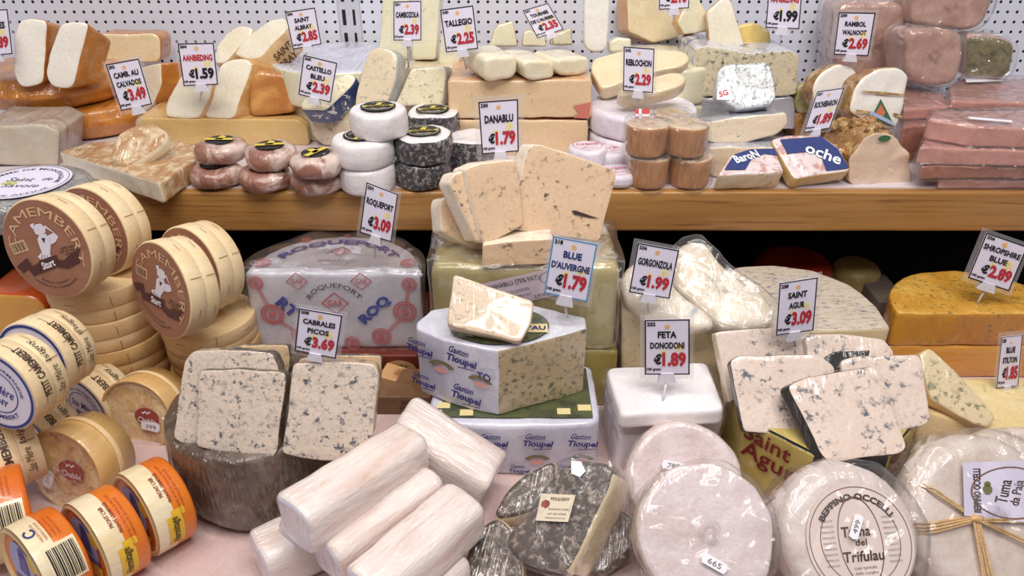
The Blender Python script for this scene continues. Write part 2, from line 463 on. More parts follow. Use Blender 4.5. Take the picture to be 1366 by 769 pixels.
MOTTLE = mat('mottled_brown_rind', (186, 140, 92), .5, var=((228, 206, 172), 60, .45, .62), bump=(120, .5), wrap=.7)
YELP = mat('yellow_paste', (226, 192, 128), .4, var=((214, 174, 104), 14, .4, .8), wrap=.12)
YELRIND = mat('yellow_rind', (216, 176, 112), .4, wrap=.4)
GOLD = mat('pale_gold_rind', (206, 152, 84), .5, var=((232, 196, 140), 34, .4, .75), bump=(90, .4), wrap=.3)
SPECK = mat('cream_blue_specks', (240, 228, 194), .45, veins=((128, 142, 130), 150, .55, .64, .5), bump=(140, .3), wrap=.25)
SPECK2 = mat('beige_blue_specks', (232, 214, 182), .45, veins=((136, 138, 128), 110, .56, .66, .48), bump=(140, .3), wrap=.3)
PALEG = mat('pale_green_paste', (238, 232, 200), .4, veins=((176, 178, 130), 120, .62, .7, .55), wrap=.25)
BLUERIND = mat('bluish_rind', (180, 182, 184), .5, var=((214, 210, 198), 40, .4, .7), wrap=.5)
WHITER = mat('white_mould_rind', (243, 238, 240), .65, var=((230, 220, 222), 50, .45, .8), bump=(110, .5), wrap=.15)
ASH = mat('ash_rind', (56, 52, 56), .65, var=((176, 172, 176), 190, .50, .70), bump=(110, .7), wrap=.35)
HAM = mat('ham_wrap', (156, 108, 92), .35, var=((226, 204, 192), 30, .46, .60), veins=((112, 64, 58), 60, .55, .66, .5), bump=(60, .5), wrap=.9, stretch=(1, .45, 1))
TALP = mat('washed_paste', (234, 204, 162), .45, veins=((176, 130, 84), 70, .66, .72, .55), wrap=.15)
TALR = mat('washed_rind', (222, 176, 134), .5, var=((206, 150, 108), 30, .4, .8), bump=(90, .4), wrap=.3)
BARW = mat('bar_cream', (244, 234, 206), .4, var=((236, 220, 180), 24, .45, .8), bump=(60, .2), wrap=.3)
PAPERW = mat('white_waxed_paper', (240, 234, 242), .45, var=((222, 212, 226), 40, .45, .7), bump=(70, .5))
BRNSIDE = mat('brown_ridged_side', (194, 136, 86), .45, var=((158, 102, 58), 170, .42, .7), bump=(50, .5), wrap=.5, stretch=(1.6, 1.6, .25))
BRNTOP = mat('brown_side_top', (226, 200, 166), .45, var=((190, 140, 96), 70, .45, .7), wrap=.6)
BLUEP = mat('blue_vein_beige', (226, 212, 178), .45, veins=((96, 104, 104), 120, .55, .63, .46), veins2=((130, 138, 132), 300, .58, .68, .5), bump=(150, .4), wrap=.1)
FOILB = mat('foil_blue_print', (214, 216, 226), .3, var=((60, 84, 150), 34, .56, .62), bump=(40, .5), wrap=.5)
FOIL = mat('silver_foil', (206, 208, 216), .28, bump=(60, .9), metal=.35, wrap=.8)
WHITEB = mat('white_blue_veins', (208, 210, 208), .4, veins=((92, 106, 128), 190, .52, .60, .40), wrap=.3)
CREAMV = mat('foil_cheese_face', (236, 216, 190), .42, veins=((130, 138, 116), 90, .62, .68, .5), wrap=.4)
PATE = mat('pate_pink', (208, 150, 138), .4, var=((188, 126, 114), 46, .4, .75), bump=(120, .3), wrap=.35)
PATED = mat('pate_brown', (160, 96, 74), .45, var=((190, 130, 112), 50, .45, .75), wrap=.5)
MEAT = mat('meat_loaf_pink', (198, 160, 144), .4, var=((170, 124, 110), 40, .4, .7), bump=(70, .4), wrap=.9)
MEATG = mat('meat_loaf_herbs', (120, 112, 66), .5, var=((70, 64, 30), 90, .45, .65), bump=(110, .8), wrap=.6)
NUT = mat('walnut_crust', (160, 112, 56), .55, var=((214, 178, 118), 70, .48, .66), veins=((96, 60, 28), 70, .56, .66, .45), bump=(50, 1), wrap=.6)
WHITECAKE = mat('white_cake_paste', (247, 241, 232), .4, var=((236, 222, 200), 30, .5, .85), wrap=.35)
REBR_ = None
PINKCR = mat('pink_cream_paste', (238, 212, 188), .4, var=((226, 192, 168), 30, .4, .8), wrap=.25)

def one(nm, m): return {'s': (nm, m)}
def fs(mf, ms, nf='cut_face', ns='rind'): return {'f': (nf, mf), 's': (ns, ms)}

# ------------------------------------------------------------------ price tags
def price_tag(quad, yaw, lean, Y, title, price, num, pin, label, red_title=False, blue=False, extra=.10, price_col=None):
    c = (sum(q[0] for q in quad) / 4, sum(q[1] for q in quad) / 4)
    F = Frame(atY(c[0], c[1], Y), yaw, lean)
    W = [F.pt(*F.hit(*q)) for q in quad]
    bot = (W[2] + W[3]) / 2; top = (W[0] + W[1]) / 2
    ux = (W[2] - W[3]).normalized(); uy = (ux.cross(F.w) * -1).normalized()
    M = Matrix((ux, uy, F.w)).transposed().to_4x4(); M.translation = bot
    if pin is not None:
        tip = anchor(pin)
        M.translation = tip
    root = empty('price_tag', M); tag(root, label, 'price tag', 'price tags on clear holders')
    qm = quadmap(W); w = (W[1] - W[0]).length; h = (W[0] - W[3]).length
    # card with a thickness
    a, b = qm(0), qm(-.0006)
    k = [(0, 0), (1, 0), (1, 1), (0, 1)]
    vs = [a(*p) for p in k] + [b(*p) for p in k]
    card = mesh('card', vs, [(0, 1, 2, 3), (7, 6, 5, 4), (0, 4, 5, 1), (1, 5, 6, 2), (2, 6, 7, 3), (3, 7, 4, 0)], SILVERW, root, sm=False)
    A = Art(); q = qm(.0003); t = .03; tb = t * w / h
    for r in ((0, 1, 0, tb), (0, 1, 1 - tb, 1), (0, t, 0, 1), (1 - t, 1, 0, 1)): A.grid(*r, q, 1, 1)
    A.done('border', ink('tag_blue', (70, 150, 200)) if blue else BLACK, card)
    # flower print behind the words
    A = Art(); q = qm(.0002); s = w / h
    def blob(cx, cy, r):
        for g in range(5):
            A.disc(cx + r * .75 * math.cos(g * 1.257), cy + r * .75 * s * math.sin(g * 1.257), r * .6, q, 10, r * .6 * s)
    blob(.76, .50, .085); blob(.42, .40, .06)
    A.done('flower_print', ink('flower_yellow', (247, 230, 170)), card)
    A = Art(); blob(.50, .87, .05); A.done('flower_print', ink('flower_orange', (242, 190, 130)), card)
    T = Art(); q = qm(.0006)
    n = len(title)
    if n == 1: T.text(title[0], .5, .66, .84 if len(title[0]) > 7 else .74, .15, q, .04)
    else:
        for i, ln in enumerate(title):
            wd = min(.88, .085 * len(ln) + .08); T.text(ln, .5, .735 - i * .195, wd, .12, q, .04)
    T.done('title_lettering', RED if red_title else (ink('tag_navy', (30, 52, 110)) if blue else BLACK), card)
    T = Art(); T.text(num, .145, .925, .19, .07, q, .05); T.text('100 gram', .20, .10, .32, .065, q, .05); T.text('€', .29, .29, .17, .20, q, .05, slant=.1)
    T.done('small_lettering', BLACK, card)
    T = Art(); T.text(price, .655, .285, .53, .27, q, .05)
    T.done('price_lettering', ink('price_red', (186, 44, 56)) if not red_title else BLACK, card)
    # clear sleeve and pin
    e = extra; q0, q1 = qm(-.0012), qm(-.0022); k = [(-e, -e * .9), (1 + e, -e * .9), (1 + e, 1 + e * .6), (-e, 1 + e * .6)]
    vs = [q0(*p) for p in k] + [q1(*p) for p in k]
    mesh('clear_sleeve', vs, [(0, 1, 2, 3), (7, 6, 5, 4), (0, 4, 5, 1), (1, 5, 6, 2), (2, 6, 7, 3), (3, 7, 4, 0)], CLEAR, root, sm=False)
    q2, q3 = qm(-.0023), qm(-.005); q4 = qm(.0012)
    k = [(.30, -.15), (.70, -.15), (.64, .03), (.36, .03)]
    vs = [q4(*p) for p in k] + [q3(*p) for p in k]
    PL = mat('clip_plastic', (228, 226, 236), .25)
    mesh('clip', vs, [(0, 1, 2, 3), (7, 6, 5, 4), (0, 4, 5, 1), (1, 5, 6, 2), (2, 6, 7, 3), (3, 7, 4, 0)], PL, root, sm=False)
    if pin is not None:
        s0 = q2(.5, -.12); tube('pin', [s0, s0 * .5 + tip * .5, tip], .0013, PL, root)
    return root
# ================================================================== upper shelf, left to right
# ---- left end
prism('cheese_block', 'big grey-brown rinded block with a pale cut front at the far left of the shelf', 'cheese',
      [(-25, 166), (60, 166), (80, 176), (78, 222), (30, 223), (-25, 220)], (40, 222, 'Z', SH), 6, 0, .085, fs(GREYCUT, GREYRIND), bf=.006, amp=.0015)
cx2 = atY(128, 170, 1.14)
wheel('round_cheese', 'lower orange wheel beneath the big orange wheel, showing behind the brown slab', 'cheese', V((cx2.x, 1.15, .2565)), .08, .045, one('rind', ORRIND), bf=.012, bb=.012, bulge=.004)
c = atY(66, 120, 1.14)
wheel('round_cheese', 'big flat orange wheel carrying two upright white wedges at left', 'cheese', V((c.x, 1.155, .304)), .105, .046, one('rind', ORRIND), bf=.014, bb=.014, bulge=.006, ry=.10)
prism('cheese_wedge', 'narrower upright white wedge with an orange rind, leftmost on the orange wheel', 'cheese',
      [(26, 25), (44, 23), (63, 28), (58, 109), (51, 115), (33, 118), (23, 114), (17, 95), (17, 46)], (38, 117, 'Y', 1.045), 6, 8, .05, fs(WHITEP, ORRIND), shear=(.012, 0), taper=.25, cr=.008)
prism('cheese_wedge', 'wider upright white wedge with an orange rind, second on the orange wheel', 'cheese',
      [(80, 30), (96, 28), (119, 29), (97, 115), (88, 119), (68, 116), (60, 101), (64, 70)], (80, 118, 'Y', 1.045), 0, 10, .05, fs(WHITEP, ORRIND), shear=(.014, -.012), taper=.3, cr=.008)
prism('cheese_half', 'film-wrapped orange-edged piece with a pale holed face lying behind the wedges', 'cheese',
      [(132, 44), (206, 45), (215, 52), (214, 80), (206, 84), (130, 84)], (175, 83, 'Y', 1.19), 4, 4, .05, fs(CREAM, ORRIND), cr=.008)
prism('cheese_wedge', 'white-faced orange wedge right of the calvados tag, on the shelf', 'cheese',
      [(165, 98), (195, 88), (214, 84), (216, 112), (203, 142), (193, 151), (165, 152)], (193, 150, 'Z', .235), -26, 8, .05, fs(IVORY, ORRIND), shear=(.012, 0))
_, _, F = prism('cheese_slab', 'thick slab with a mottled brown rind and cream cut edge in front of the calvados tag', 'cheese',
      [(78, 202), (115, 190), (155, 187), (225, 184), (258, 193), (261, 212), (214, 245)], (160, 210, 'Z', .2365), 0, 90, .0265,
      {'f': ('rind', MOTTLE), 's': ('rind', MOTTLE), 'e': ('cut_face', IVORY)}, labels=['s', 's', 's', 's', 's', 's', 'e'], bf=.003)
prism('cheese_piece', 'small cream and brown piece pinned by the calvados tag, on the mottled slab', 'cheese',
      [(144, 211), (154, 179), (172, 167), (204, 163), (223, 175), (221, 190), (207, 200), (168, 225), (149, 223)], (176, 213, 'Z', .245), 0, 52, .02, fs(MOTTLE, IVORY, 'rind', 'paste'), bf=.008, bb=.006, cr=.008)
# ---- yellow half wheel and the pieces on it
prism('cheese_half', 'long yellow half wheel with a plain cut front, under the discount-tag wedges', 'cheese',
      [(180, 158), (398, 160), (411, 170), (413, 194), (180, 194)], (300, 194, 'Z', SH), 0, 0, .09, fs(YELP, YELRIND), bf=.003, cr=.006)
prism('cheese_wedge', 'soft white wedge left of its twin, behind the red discount tag', 'cheese',
      [(219, 157), (220, 140), (238, 100), (262, 92), (283, 105), (281, 125), (266, 157), (250, 160)], (240, 158, 'Z', .25), -8, 24, .03, fs(IVORY, GOLD), shear=(.012, 0), cr=.008, bf=.005, amp=.0016)
prism('cheese_wedge', 'soft white wedge right of the red discount tag, beside the orange loaf', 'cheese',
      [(271, 154), (274, 140), (293, 84), (307, 78), (328, 78), (337, 84), (314, 151), (307, 160), (275, 158)], (295, 158, 'Z', .25), -8, 24, .03, fs(IVORY, GOLD), shear=(.014, 0), cr=.008, bf=.005, amp=.0016)
prism('cheese_loaf', 'glossy orange-brown square loaf wrapped in film on the yellow half wheel', 'cheese',
      [(330, 112), (334, 100), (344, 93), (383, 98), (395, 110), (398, 140), (391, 151), (339, 157), (332, 151)], (365, 155, 'Z', .25), 4, 10, .055, one('rind', ORLOAF), bf=.008, cr=.008)
# ---- saint albray
KRAFTP = mat('printed_kraft_rind', (226, 192, 140), .5, var=((206, 164, 110), 40, .4, .7), wrap=.4)
prism('cheese_wedge', 'pale wedge tilted up behind the other, left of the Saint Albray tag', 'cheese',
      [(284, 84), (288, 60), (304, 41), (321, 33), (337, 36), (333, 48), (318, 63), (300, 84)], (300, 84, 'Y', 1.13), -16, 38, .028, fs(IVORY, KRAFTP), shear=(.008, -.012), cr=.006)
_, _, F = prism('cheese_wedge', 'pale wedge with printed rind lettering just under the Saint Albray tag', 'cheese',
      [(311, 72), (330, 46), (360, 25), (379, 22), (387, 33), (347, 76), (330, 79)], (330, 79, 'Y', 1.11), -22, 38, .03, fs(IVORY, KRAFTP), shear=(.014, -.02), cr=.005)
a = Art(); o = [x for x in COL.objects if x.name.startswith('cheese_wedge')][-1]
e0 = V(F.hit(387, 38)); e1 = V(F.hit(347, 77))
# rind band between front and back rim on the lower right
def band(f, t):
    d = (e0 - e1).normalized(); nrm = V((d.y, -d.x))
    return lambda u, v_: F.pt(*(e1 + d * (f + u) + V((.014, -.02)) * (v_ / .03) + nrm * .0012), -v_)
mp = lambda u, v_: F.pt(*(e1 + (e0 - e1).normalized() * u + V((.014, -.02)) * (v_ / .03) + V(((e0 - e1).normalized().y, -(e0 - e1).normalized().x)) * .0025), -v_)
Lr = (e0 - e1).length
a.text('SAINT', Lr * .55, .010, Lr * .55, .008, lambda u, v_: mp(u, .020 - v_ + 0), .03); a.text('BRAY', Lr * .55, .0, Lr * .5, .008, lambda u, v_: mp(u, .021 - v_), .03)
a.done('lettering', ink('brown', (92, 58, 34)), o)
# ---- stacked wheel behind castello
xw = atY(450, 75, 1.13).x
wheel('round_cheese', 'pale wheel under the film-topped wheel behind the Castello tag', 'cheese', V((xw, 1.165, .262)), .098, .052, one('rind', PALEG), bf=.006)
o, ch, F = wheel('round_cheese', 'pale wheel topped with lavender film behind the Castello tag', 'cheese', V((xw, 1.16, .315)), .105, .052, {'f': ('film_top', mat('lavender_film', (206, 206, 224), .3, var=((228, 226, 238), 20, .4, .7), wrap=.5)), 's': ('rind', PALEG)}, bf=.004)
xs = atY(560, 130, 1.1).x
wheel('round_cheese', 'broad pale wheel half hidden beneath the leaning blue slices behind the goat cheeses', 'cheese', V((xs + .02, 1.165, .312)), .070, .101, one('rind', SPECK2), bf=.006)
# ---- castello
o, ch, F = prism('cheese_wedge', 'half-moon blue wedge with a dark blue edge, under the Castello tag', 'cheese',
      [(400, 138), (420, 116), (441, 97), (470, 98), (476, 103), (472, 112), (435, 148), (402, 147)], (430, 147, 'Y', 1.03), -8, 38, .026, {'f': ('cut_face', SPECK), 's': ('paper_band', mat('castello_band', (44, 66, 112), .35, var=((232, 230, 226), 60, .56, .6), wrap=.4))}, shear=(.006, -.01), cr=.006)
prism('cheese_piece', 'cut blue-specked piece standing on the shelf below the Castello wedge', 'cheese',
      [(410, 151), (466, 162), (471, 190), (450, 197), (430, 195), (416, 180)], (440, 196, 'Z', SH), -8, 4, .06, fs(SPECK2, BLUERIND), cr=.005)
# ---- cambozola
prism('cheese_slice', 'tall leaning blue-veined slice with rounded top behind the white goat stack', 'cheese',
      [(483, 91), (492, 67), (504, 62), (521, 65), (530, 75), (528, 104), (516, 140), (472, 144), (474, 126)], (495, 142, 'Z', .275), -12, 22, .022, fs(SPECK2, BLUERIND), shear=(.006, 0), cr=.006)
prism('cheese_slice', 'low blue-specked end piece tucked left of the tall leaning slice', 'cheese',
      [(450, 155), (474, 127), (480, 130), (478, 166), (462, 166)], (464, 165, 'Z', .245), -6, 20, .025, fs(SPECK2, BLUERIND), cr=.005)
prism('cheese_slice', 'squarish leaning blue slice right of the tall one, above the ash stack', 'cheese',
      [(525, 142), (548, 91), (592, 87), (595, 94), (590, 142)], (560, 141, 'Z', .275), -8, 18, .022, fs(SPECK, BLUERIND), shear=(.006, 0), cr=.005)
prism('cheese_wedge', 'upright pale green wedge left of the Cambozola tag', 'cheese',
      [(504, 74), (510, 0), (513, -14), (546, -14), (544, 40), (543, 78), (535, 82), (508, 80)], (525, 81, 'Z', .315), -4, 10, .03, fs(PALEG, IVORY), cr=.005)
prism('cheese_wedge', 'upright pale green wedge between the Cambozola and Tallegio tags', 'cheese',
      [(549, 76), (552, 20), (560, -8), (588, -8), (585, 30), (581, 80), (552, 80)], (565, 80, 'Z', .315), -4, 10, .03, fs(PALEG, IVORY), cr=.005)
prism('cheese_wedge', 'upright pale wedge mostly behind the Tallegio tag', 'cheese',
      [(583, 86), (588, 50), (599, 40), (615, 56), (613, 86), (600, 88)], (598, 88, 'Z', .31), -4, 10, .03, fs(PALEG, IVORY), cr=.005)
# ---- goat cheeses with round labels
def goat(px, Y, z1, r, h, m, label, lab=True, group=None, rim=None, ang=0):
    x = atY(px[0], px[1], Y).x
    parts = {'f': ('rind', m), 's': ('rind', m)} if rim is None else {'f': ('top_rind', rim), 's': ('rind', m)}
    o, ch, F = wheel('goat_cheese', label, 'cheese', V((x, Y, z1)), r, h, parts, bf=.006, bb=.006, bulge=.0008, amp=.0026 if m is ASH else .0016, group=group, n=48)
    if lab:
        if o.type == 'MESH': par = o
        else: par = o
        a = Art(); a.fan(0, 0, r * .62, flat(F, .0022), 32, None, 3); d = a.done('paper_label', BLACK, par, 'round black label')
        a = Art(); mp = flat(F, .0028, 0, 0, ang)
        a.grid(-r * .50, r * .50, -r * .09, r * .06, mp, 4, 1); a.poly([(-r * .16, -r * .06), (r * .02, r * .36), (r * .16, r * .3), (r * .06, -r * .06)], mp)
        a.done('yellow_emblem', ink('label_gold', (214, 192, 72)), d)
        a = Art(); mp = flat(F, .0032, 0, 0, ang); a.ring(r * .52, r * .545, mp); a.arc('CHÈVRE', r * .40, r * .09, 0, mp, 70); a.arc('FERMIER', r * .40, r * .09, 180, mp, 80, False); a.done('print', ink('label_cream', (206, 200, 178)), d)
        a = Art(); mp = flat(F, .0032, 0, 0, ang)
        a.ring(r * .56, r * .565, mp); a.text('AFFINÉ', 0, -r * .02, r * .8, r * .13, mp, .03); a.done('lettering', ink('label_dark', (60, 52, 20)), d)
    return o
g1 = 'round goat cheeses stacked at the shelf edge'
goat((491, 240), .899, .2425, .0350, .0325, WHITER, 'bottom white goat cheese of the white stack at the shelf edge', False, g1)
goat((485, 200), .902, .2755, .0378, .033, WHITER, 'middle white goat cheese with black label in the white stack', True, g1, None, 70)
goat((505, 150), .912, .3085, .0350, .033, WHITER, 'topmost white goat cheese with black label in the white stack', True, g1, None, 10)
goat((565, 235), .918, .2425, .0358, .0325, ASH, 'bottom dark ash goat cheese of the front ash stack', False, g1)
goat((565, 190), .918, .2755, .0365, .033, ASH, 'labelled dark ash goat cheese on top of the front ash stack', True, g1, WHITER, 10)
goat((581, 190), 1.01, .2425, .0345, .0325, ASH, 'lower dark ash goat cheese of the rear ash stack, mostly hidden', False, g1)
goat((577, 150), 1.01, .276, .0360, .0325, ASH, 'labelled dark ash goat cheese on top of the rear ash stack', True, g1, WHITER, 10)
goat((627, 200), .975, .252, .0330, .042, ASH, 'dark film-wrapped ash goat cheese left of the Danablu tag', False, g1, WHITER)
# ---- ham-wrapped rounds
g2 = 'little ham-wrapped rounds with black and yellow labels'
def hamround(px, py, z1, label, ang):
    P = atZ(px, py, z1)
    o, ch, F = wheel('ham_wrapped_cheese', label, 'cheese', P, .0325, .025, one('ham_wrap', HAM), bf=.011, bb=.011, amp=.0022, n=40, group=g2, freq=50)
    a = Art(); a.fan(0, 0, .0175, flat(F, .0018), 28, None, 2); d = a.done('paper_label', BLACK, o, 'round black label')
    a = Art(); mp = flat(F, .0030, 0, 0, ang); a.grid(-.018, .018, -.0045, .003, mp, 3, 1); a.poly([(-.006, -.003), (-.001, .014), (.006, .010), (.004, -.003)], mp)
    a.done('yellow_emblem', ink('label_gold', (214, 192, 72)), d)
hamround(286, 220, .235, 'lower left ham-wrapped round, beside the mottled slab', 0)
hamround(352, 224, .235, 'lower middle ham-wrapped round at the shelf edge', 20)
hamround(421, 227, .235, 'lower right ham-wrapped round next to the white goat stack', 80)
hamround(293, 188, .2605, 'upper left ham-wrapped round, on the lower left one', 0)
hamround(360, 195, .2605, 'upper middle ham-wrapped round with its label turned to the front', 10)
hamround(421, 205, .2605, 'upper right ham-wrapped round, half behind the white goat stack', 60)
# ---- washed rind blocks and cream bars
o, ch, F = prism('cheese_block', 'lower of the two long tan blocks behind the Danablu tag', 'cheese',
      [(600, 160), (785, 161), (784, 208), (603, 208)], (690, 208, 'Z', SH), 0, 0, .14, fs(TALP, TALR), bf=.003, cr=.003)
o, ch, F = prism('cheese_block', 'upper long tan block with a pinkish rind, carrying three cream bars', 'cheese',
      [(597, 108), (790, 106), (790, 157), (597, 159)], (690, 158, 'Z', .2635), 0, 0, .15, fs(TALP, TALR), bf=.004, cr=.005)
a = Art(); mp = flat(F, .0016)
q = [F.hit(*p) for p in ((764, 141), (788, 136), (786, 158), (765, 157), (772, 149))]; a.poly(q, mp); a.done('red_mark', ink('faded_red', (206, 120, 108)), o)
g3 = 'cream bars on the tan block'
prism('cheese_bar', 'leftmost of three cream bars, just below the Tallegio tag', 'cheese',
      [(646, 80), (656, 75), (687, 74), (691, 79), (691, 97), (684, 106), (653, 110), (646, 104)], (668, 109, 'Z', .317), 24, 0, .075, one('rind', BARW), bf=.007, bb=.006, cr=.006, group=g3)
prism('cheese_bar', 'middle of three cream bars, with a squared front end', 'cheese',
      [(698, 88), (701, 82), (718, 80), (737, 82), (740, 88), (740, 101), (734, 105), (713, 108), (702, 105)], (715, 107, 'Z', .317), 24, 0, .075, one('rind', BARW), bf=.005, bb=.006, cr=.005, group=g3)
prism('cheese_bar', 'rightmost of three cream bars, turned and film wrapped on its left', 'cheese',
      [(742, 80), (770, 76), (788, 77), (787, 95), (775, 102), (750, 102), (743, 96)], (765, 102, 'Z', .317), 30, 0, .06, one('rind', BARW), bf=.007, bb=.006, cr=.006, group=g3)
for q, lb in (([(653, 62), (658, 42), (664, 33), (684, 28), (691, 62)], 'pale triangular wedge behind the leftmost cream bar'), ([(696, 62), (698, 42), (706, 39), (728, 50), (729, 62)], 'pale wedge under the slanted Tournee tag'), ([(733, 60), (737, 45), (762, 37), (764, 60)], 'pale square-topped wedge behind the rightmost cream bar')):
    prism('cheese_wedge', lb, 'cheese', q + [], ((q[0][0] + q[-1][0]) / 2, 62, 'Z', .3155), 0, 10, .025, fs(PALEG, GOLD), cr=.003)
prism('cheese_slab', 'tall upright white slab with a wrinkled edge against the pegboard', 'cheese',
      [(780, -18), (815, -18), (812, 40), (809, 66), (800, 71), (788, 70), (779, 62)], (795, 71, 'Y', 1.12), 0, 6, .03, one('rind', mat('white_slab', (250, 247, 238), .4, var=((240, 232, 206), 18, .55, .85), bump=(70, .3), wrap=.15)), cr=.006)
# ---- wedges at the back and the pale wheel under them
xw = atY(885, 80, 1.15).x
wheel('round_cheese', 'bottom pale yellow wheel of the stack under the back wedges, mostly hidden', 'cheese', V((xw, 1.155, .262)), .085, .051, one('rind', PALEG), bf=.006)
wheel('round_cheese', 'pale yellow wheel just under the back wedges above the Reblochon tag', 'cheese', V((xw, 1.155, .316)), .085, .053, one('rind', PALEG), bf=.006)
prism('cheese_wedge', 'large pale triangular wedge with a tan rind left of the cut-off top tag', 'cheese',
      [(837, -6), (872, -12), (914, 45), (909, 50), (873, 58), (838, 42)], (873, 58, 'Z', .317), 24, 12, .035, fs(CREAM, TALR), cr=.005)
prism('cheese_wedge', 'small pale wedge below the cut-off top tag', 'cheese',
      [(903, 30), (921, -6), (932, -3), (952, 31), (948, 42), (912, 46)], (925, 45, 'Y', 1.18), 14, 12, .025, fs(PALEG, GOLD), cr=.004)
prism('cheese_wedge', 'pale wedge leaning right of the small one, before the pegboard', 'cheese',
      [(942, 16), (967, -6), (976, 2), (994, 62), (947, 64)], (965, 60, 'Y', 1.15), -6, 12, .03, fs(IVORY, GOLD), cr=.004)
prism('cheese_piece', 'small yellow end piece above the foil-topped blue half wheel', 'cheese',
      [(984, 34), (1005, 30), (1026, 38), (1030, 66), (986, 66)], (1005, 60, 'Y', 1.16), 0, 10, .03, one('paste', mat('butter_yellow', (238, 208, 122), .4, wrap=.3)), cr=.004)
prism('cheese_piece', 'small pale piece right of the tall white slab', 'cheese',
      [(812, 56), (824, 49), (842, 52), (842, 70), (813, 70)], (826, 70, 'Y', 1.13), 0, 10, .03, one('paste', PALEG), cr=.004)
# ---- reblochon
REBR = mat('reblochon_rind', (226, 200, 154), .5, var=((242, 228, 200), 40, .42, .7), bump=(90, .4), wrap=.25)
prism('cheese_half', 'rear half round with a pale rind behind the Reblochon tag', 'cheese',
      [(787, 94), (791, 78), (830, 66), (880, 65), (914, 68), (922, 78), (912, 88), (860, 100), (803, 120)], (830, 108, 'Y', 1.05), -8, 54, .026, fs(CREAM, REBR, 'cut_face', 'rind'), bf=.005, bb=.008, cr=.008)
prism('cheese_half', 'front half round with a creamy cut edge under the Reblochon tag', 'cheese',
      [(822, 122), (842, 112), (868, 102), (895, 95), (911, 97), (917, 106), (908, 116), (880, 124), (848, 130), (828, 129)], (851, 130, 'Z', .300), -4, 58, .024, fs(CREAM, REBR, 'cut_face', 'rind'), bf=.006, bb=.008, cr=.008)
for z1, lb in ((.243, 'lower white paper-wrapped round under the Reblochon half'), (.2765, 'upper white paper-wrapped round with a red cross flag')):
    o, ch, F = wheel('wrapped_cheese', lb, 'cheese', V((atY(856, 170, 1.03).x, 1.035, z1)), .074, .0325, one('wrapping_paper', PAPERW), bf=.006, bb=.006, amp=.0018, group='white paper-wrapped rounds')
    if z1 > .25:
        Ff = Frame(atY(857, 154, .9585), 0, 34); mp = flat(Ff, .0)
        a = Art(); a.grid(-.0092, .0092, -.0085, .0085, mp, 2, 2); d = a.done('flag_label', RED, o)
        mp = flat(Ff, .0004); a = Art(); a.grid(-.0092, .0092, -.0017, .0017, mp, 1, 1); a.grid(-.0045, -.0012, -.0085, .0085, mp, 1, 1); a.done('white_cross', WHITE, d)
# ---- little brown rounds
g4 = 'small brown rounds in film'
def brown(px, py, Y, z1, h, label, r=.0268):
    o, ch, F = wheel('small_cheese', label, 'cheese', V((atY(px, py, Y).x, Y, z1)), r, h, {'f': ('top', BRNTOP), 's': ('rind', BRNSIDE)}, bf=.004, bb=.004, amp=.0012, n=44, group=g4, taper=.06)
    wrap_film(o, grow=.0025, amp=.0025, freq=70)
brown(864, 235, .912, .2485, .038, 'lower left brown round in film at the shelf edge')
brown(919, 235, .912, .2485, .038, 'lower right brown round in film at the shelf edge')
brown(862, 190, .912, .2895, .038, 'upper left brown round in film, under the flag label')
brown(915, 190, .912, .2895, .038, 'upper right brown round in film')
brown(897, 170, .972, .2465, .036, 'hidden lower brown round at the back of the brown group', .025)
brown(897, 160, .972, .284, .036, 'brown round peeking over the others from behind', .025)
PINKPR = ink('pink', (206, 110, 130))
def pinkround(px, py, Y, z1, h, label):
    o, ch, F = wheel('small_cheese', label, 'cheese', V((atY(px, py, Y).x, Y, z1)), .026, h, one('wrapping_paper', PAPERW), bf=.006, bb=.006, amp=.0012, n=44, group='small white rounds with pink print')
    a = Art(); mp = flat(F, .0018); a.text('Crème', 0, .004, .03, .009, mp, .02, rot=12); a.text('affinée', .002, -.009, .022, .005, mp, .0, rot=12); a.ring(.019, .0198, mp); a.done('lettering', PINKPR, o)
pinkround(783, 205, .962, .243, .032, 'small white round with pink lettering behind the Danablu slices')
pinkround(818, 225, .97, .236, .0255, 'upper small white round squeezed left of the brown rounds')
pinkround(822, 235, .915, .227, .0165, 'low small white round at the shelf edge beside the brown rounds')
# ---- blue half wheel with foil top and its neighbours
prism('cheese_block', 'plain grey wrapped block holding up the foil-topped blue half wheel', 'cheese',
      [(925, 131), (1062, 131), (1062, 172), (925, 172)], (1000, 131, 'Y', 1.085), 0, 0, .10, one('foil', FOIL), cr=.006, amp=.004, freq=45)
prism('cheese_half', 'large blue-veined half wheel with a blue and white foil top', 'cheese',
      [(928, 66), (938, 62), (1000, 71), (1055, 67), (1066, 73), (1063, 126), (1045, 129), (925, 129)], (990, 129, 'Y', 1.085), 0, 2, .13, fs(BLUEP, FOILB, 'cut_face', 'foil'), bf=.002, cr=.005)
o, ch, F = prism('cheese_piece', 'small white blue-veined piece in clear film before the blue half wheel', 'cheese',
      [(957, 95), (966, 86), (1023, 82), (1030, 91), (1036, 130), (1027, 140), (984, 147), (954, 126)], (984, 146, 'Y', .985), -8, 34, .028, fs(WHITEB, FOIL, 'cut_face', 'foil'), bf=.003, cr=.005)
a = Art(); a.grid(*[f(F.hit(*p)[k] for p in ((957, 116), (974, 134))) for k, f in ((0, min), (0, max), (1, min), (1, max))], flat(F, .0012), 2, 2); d = a.done('paper_label', WHITE, o)
a = Art(); q = F.hit(965, 125); a.text('SG', q[0], q[1], .012, .008, flat(F, .0016), .03, rot=20); a.done('lettering', RED, d)
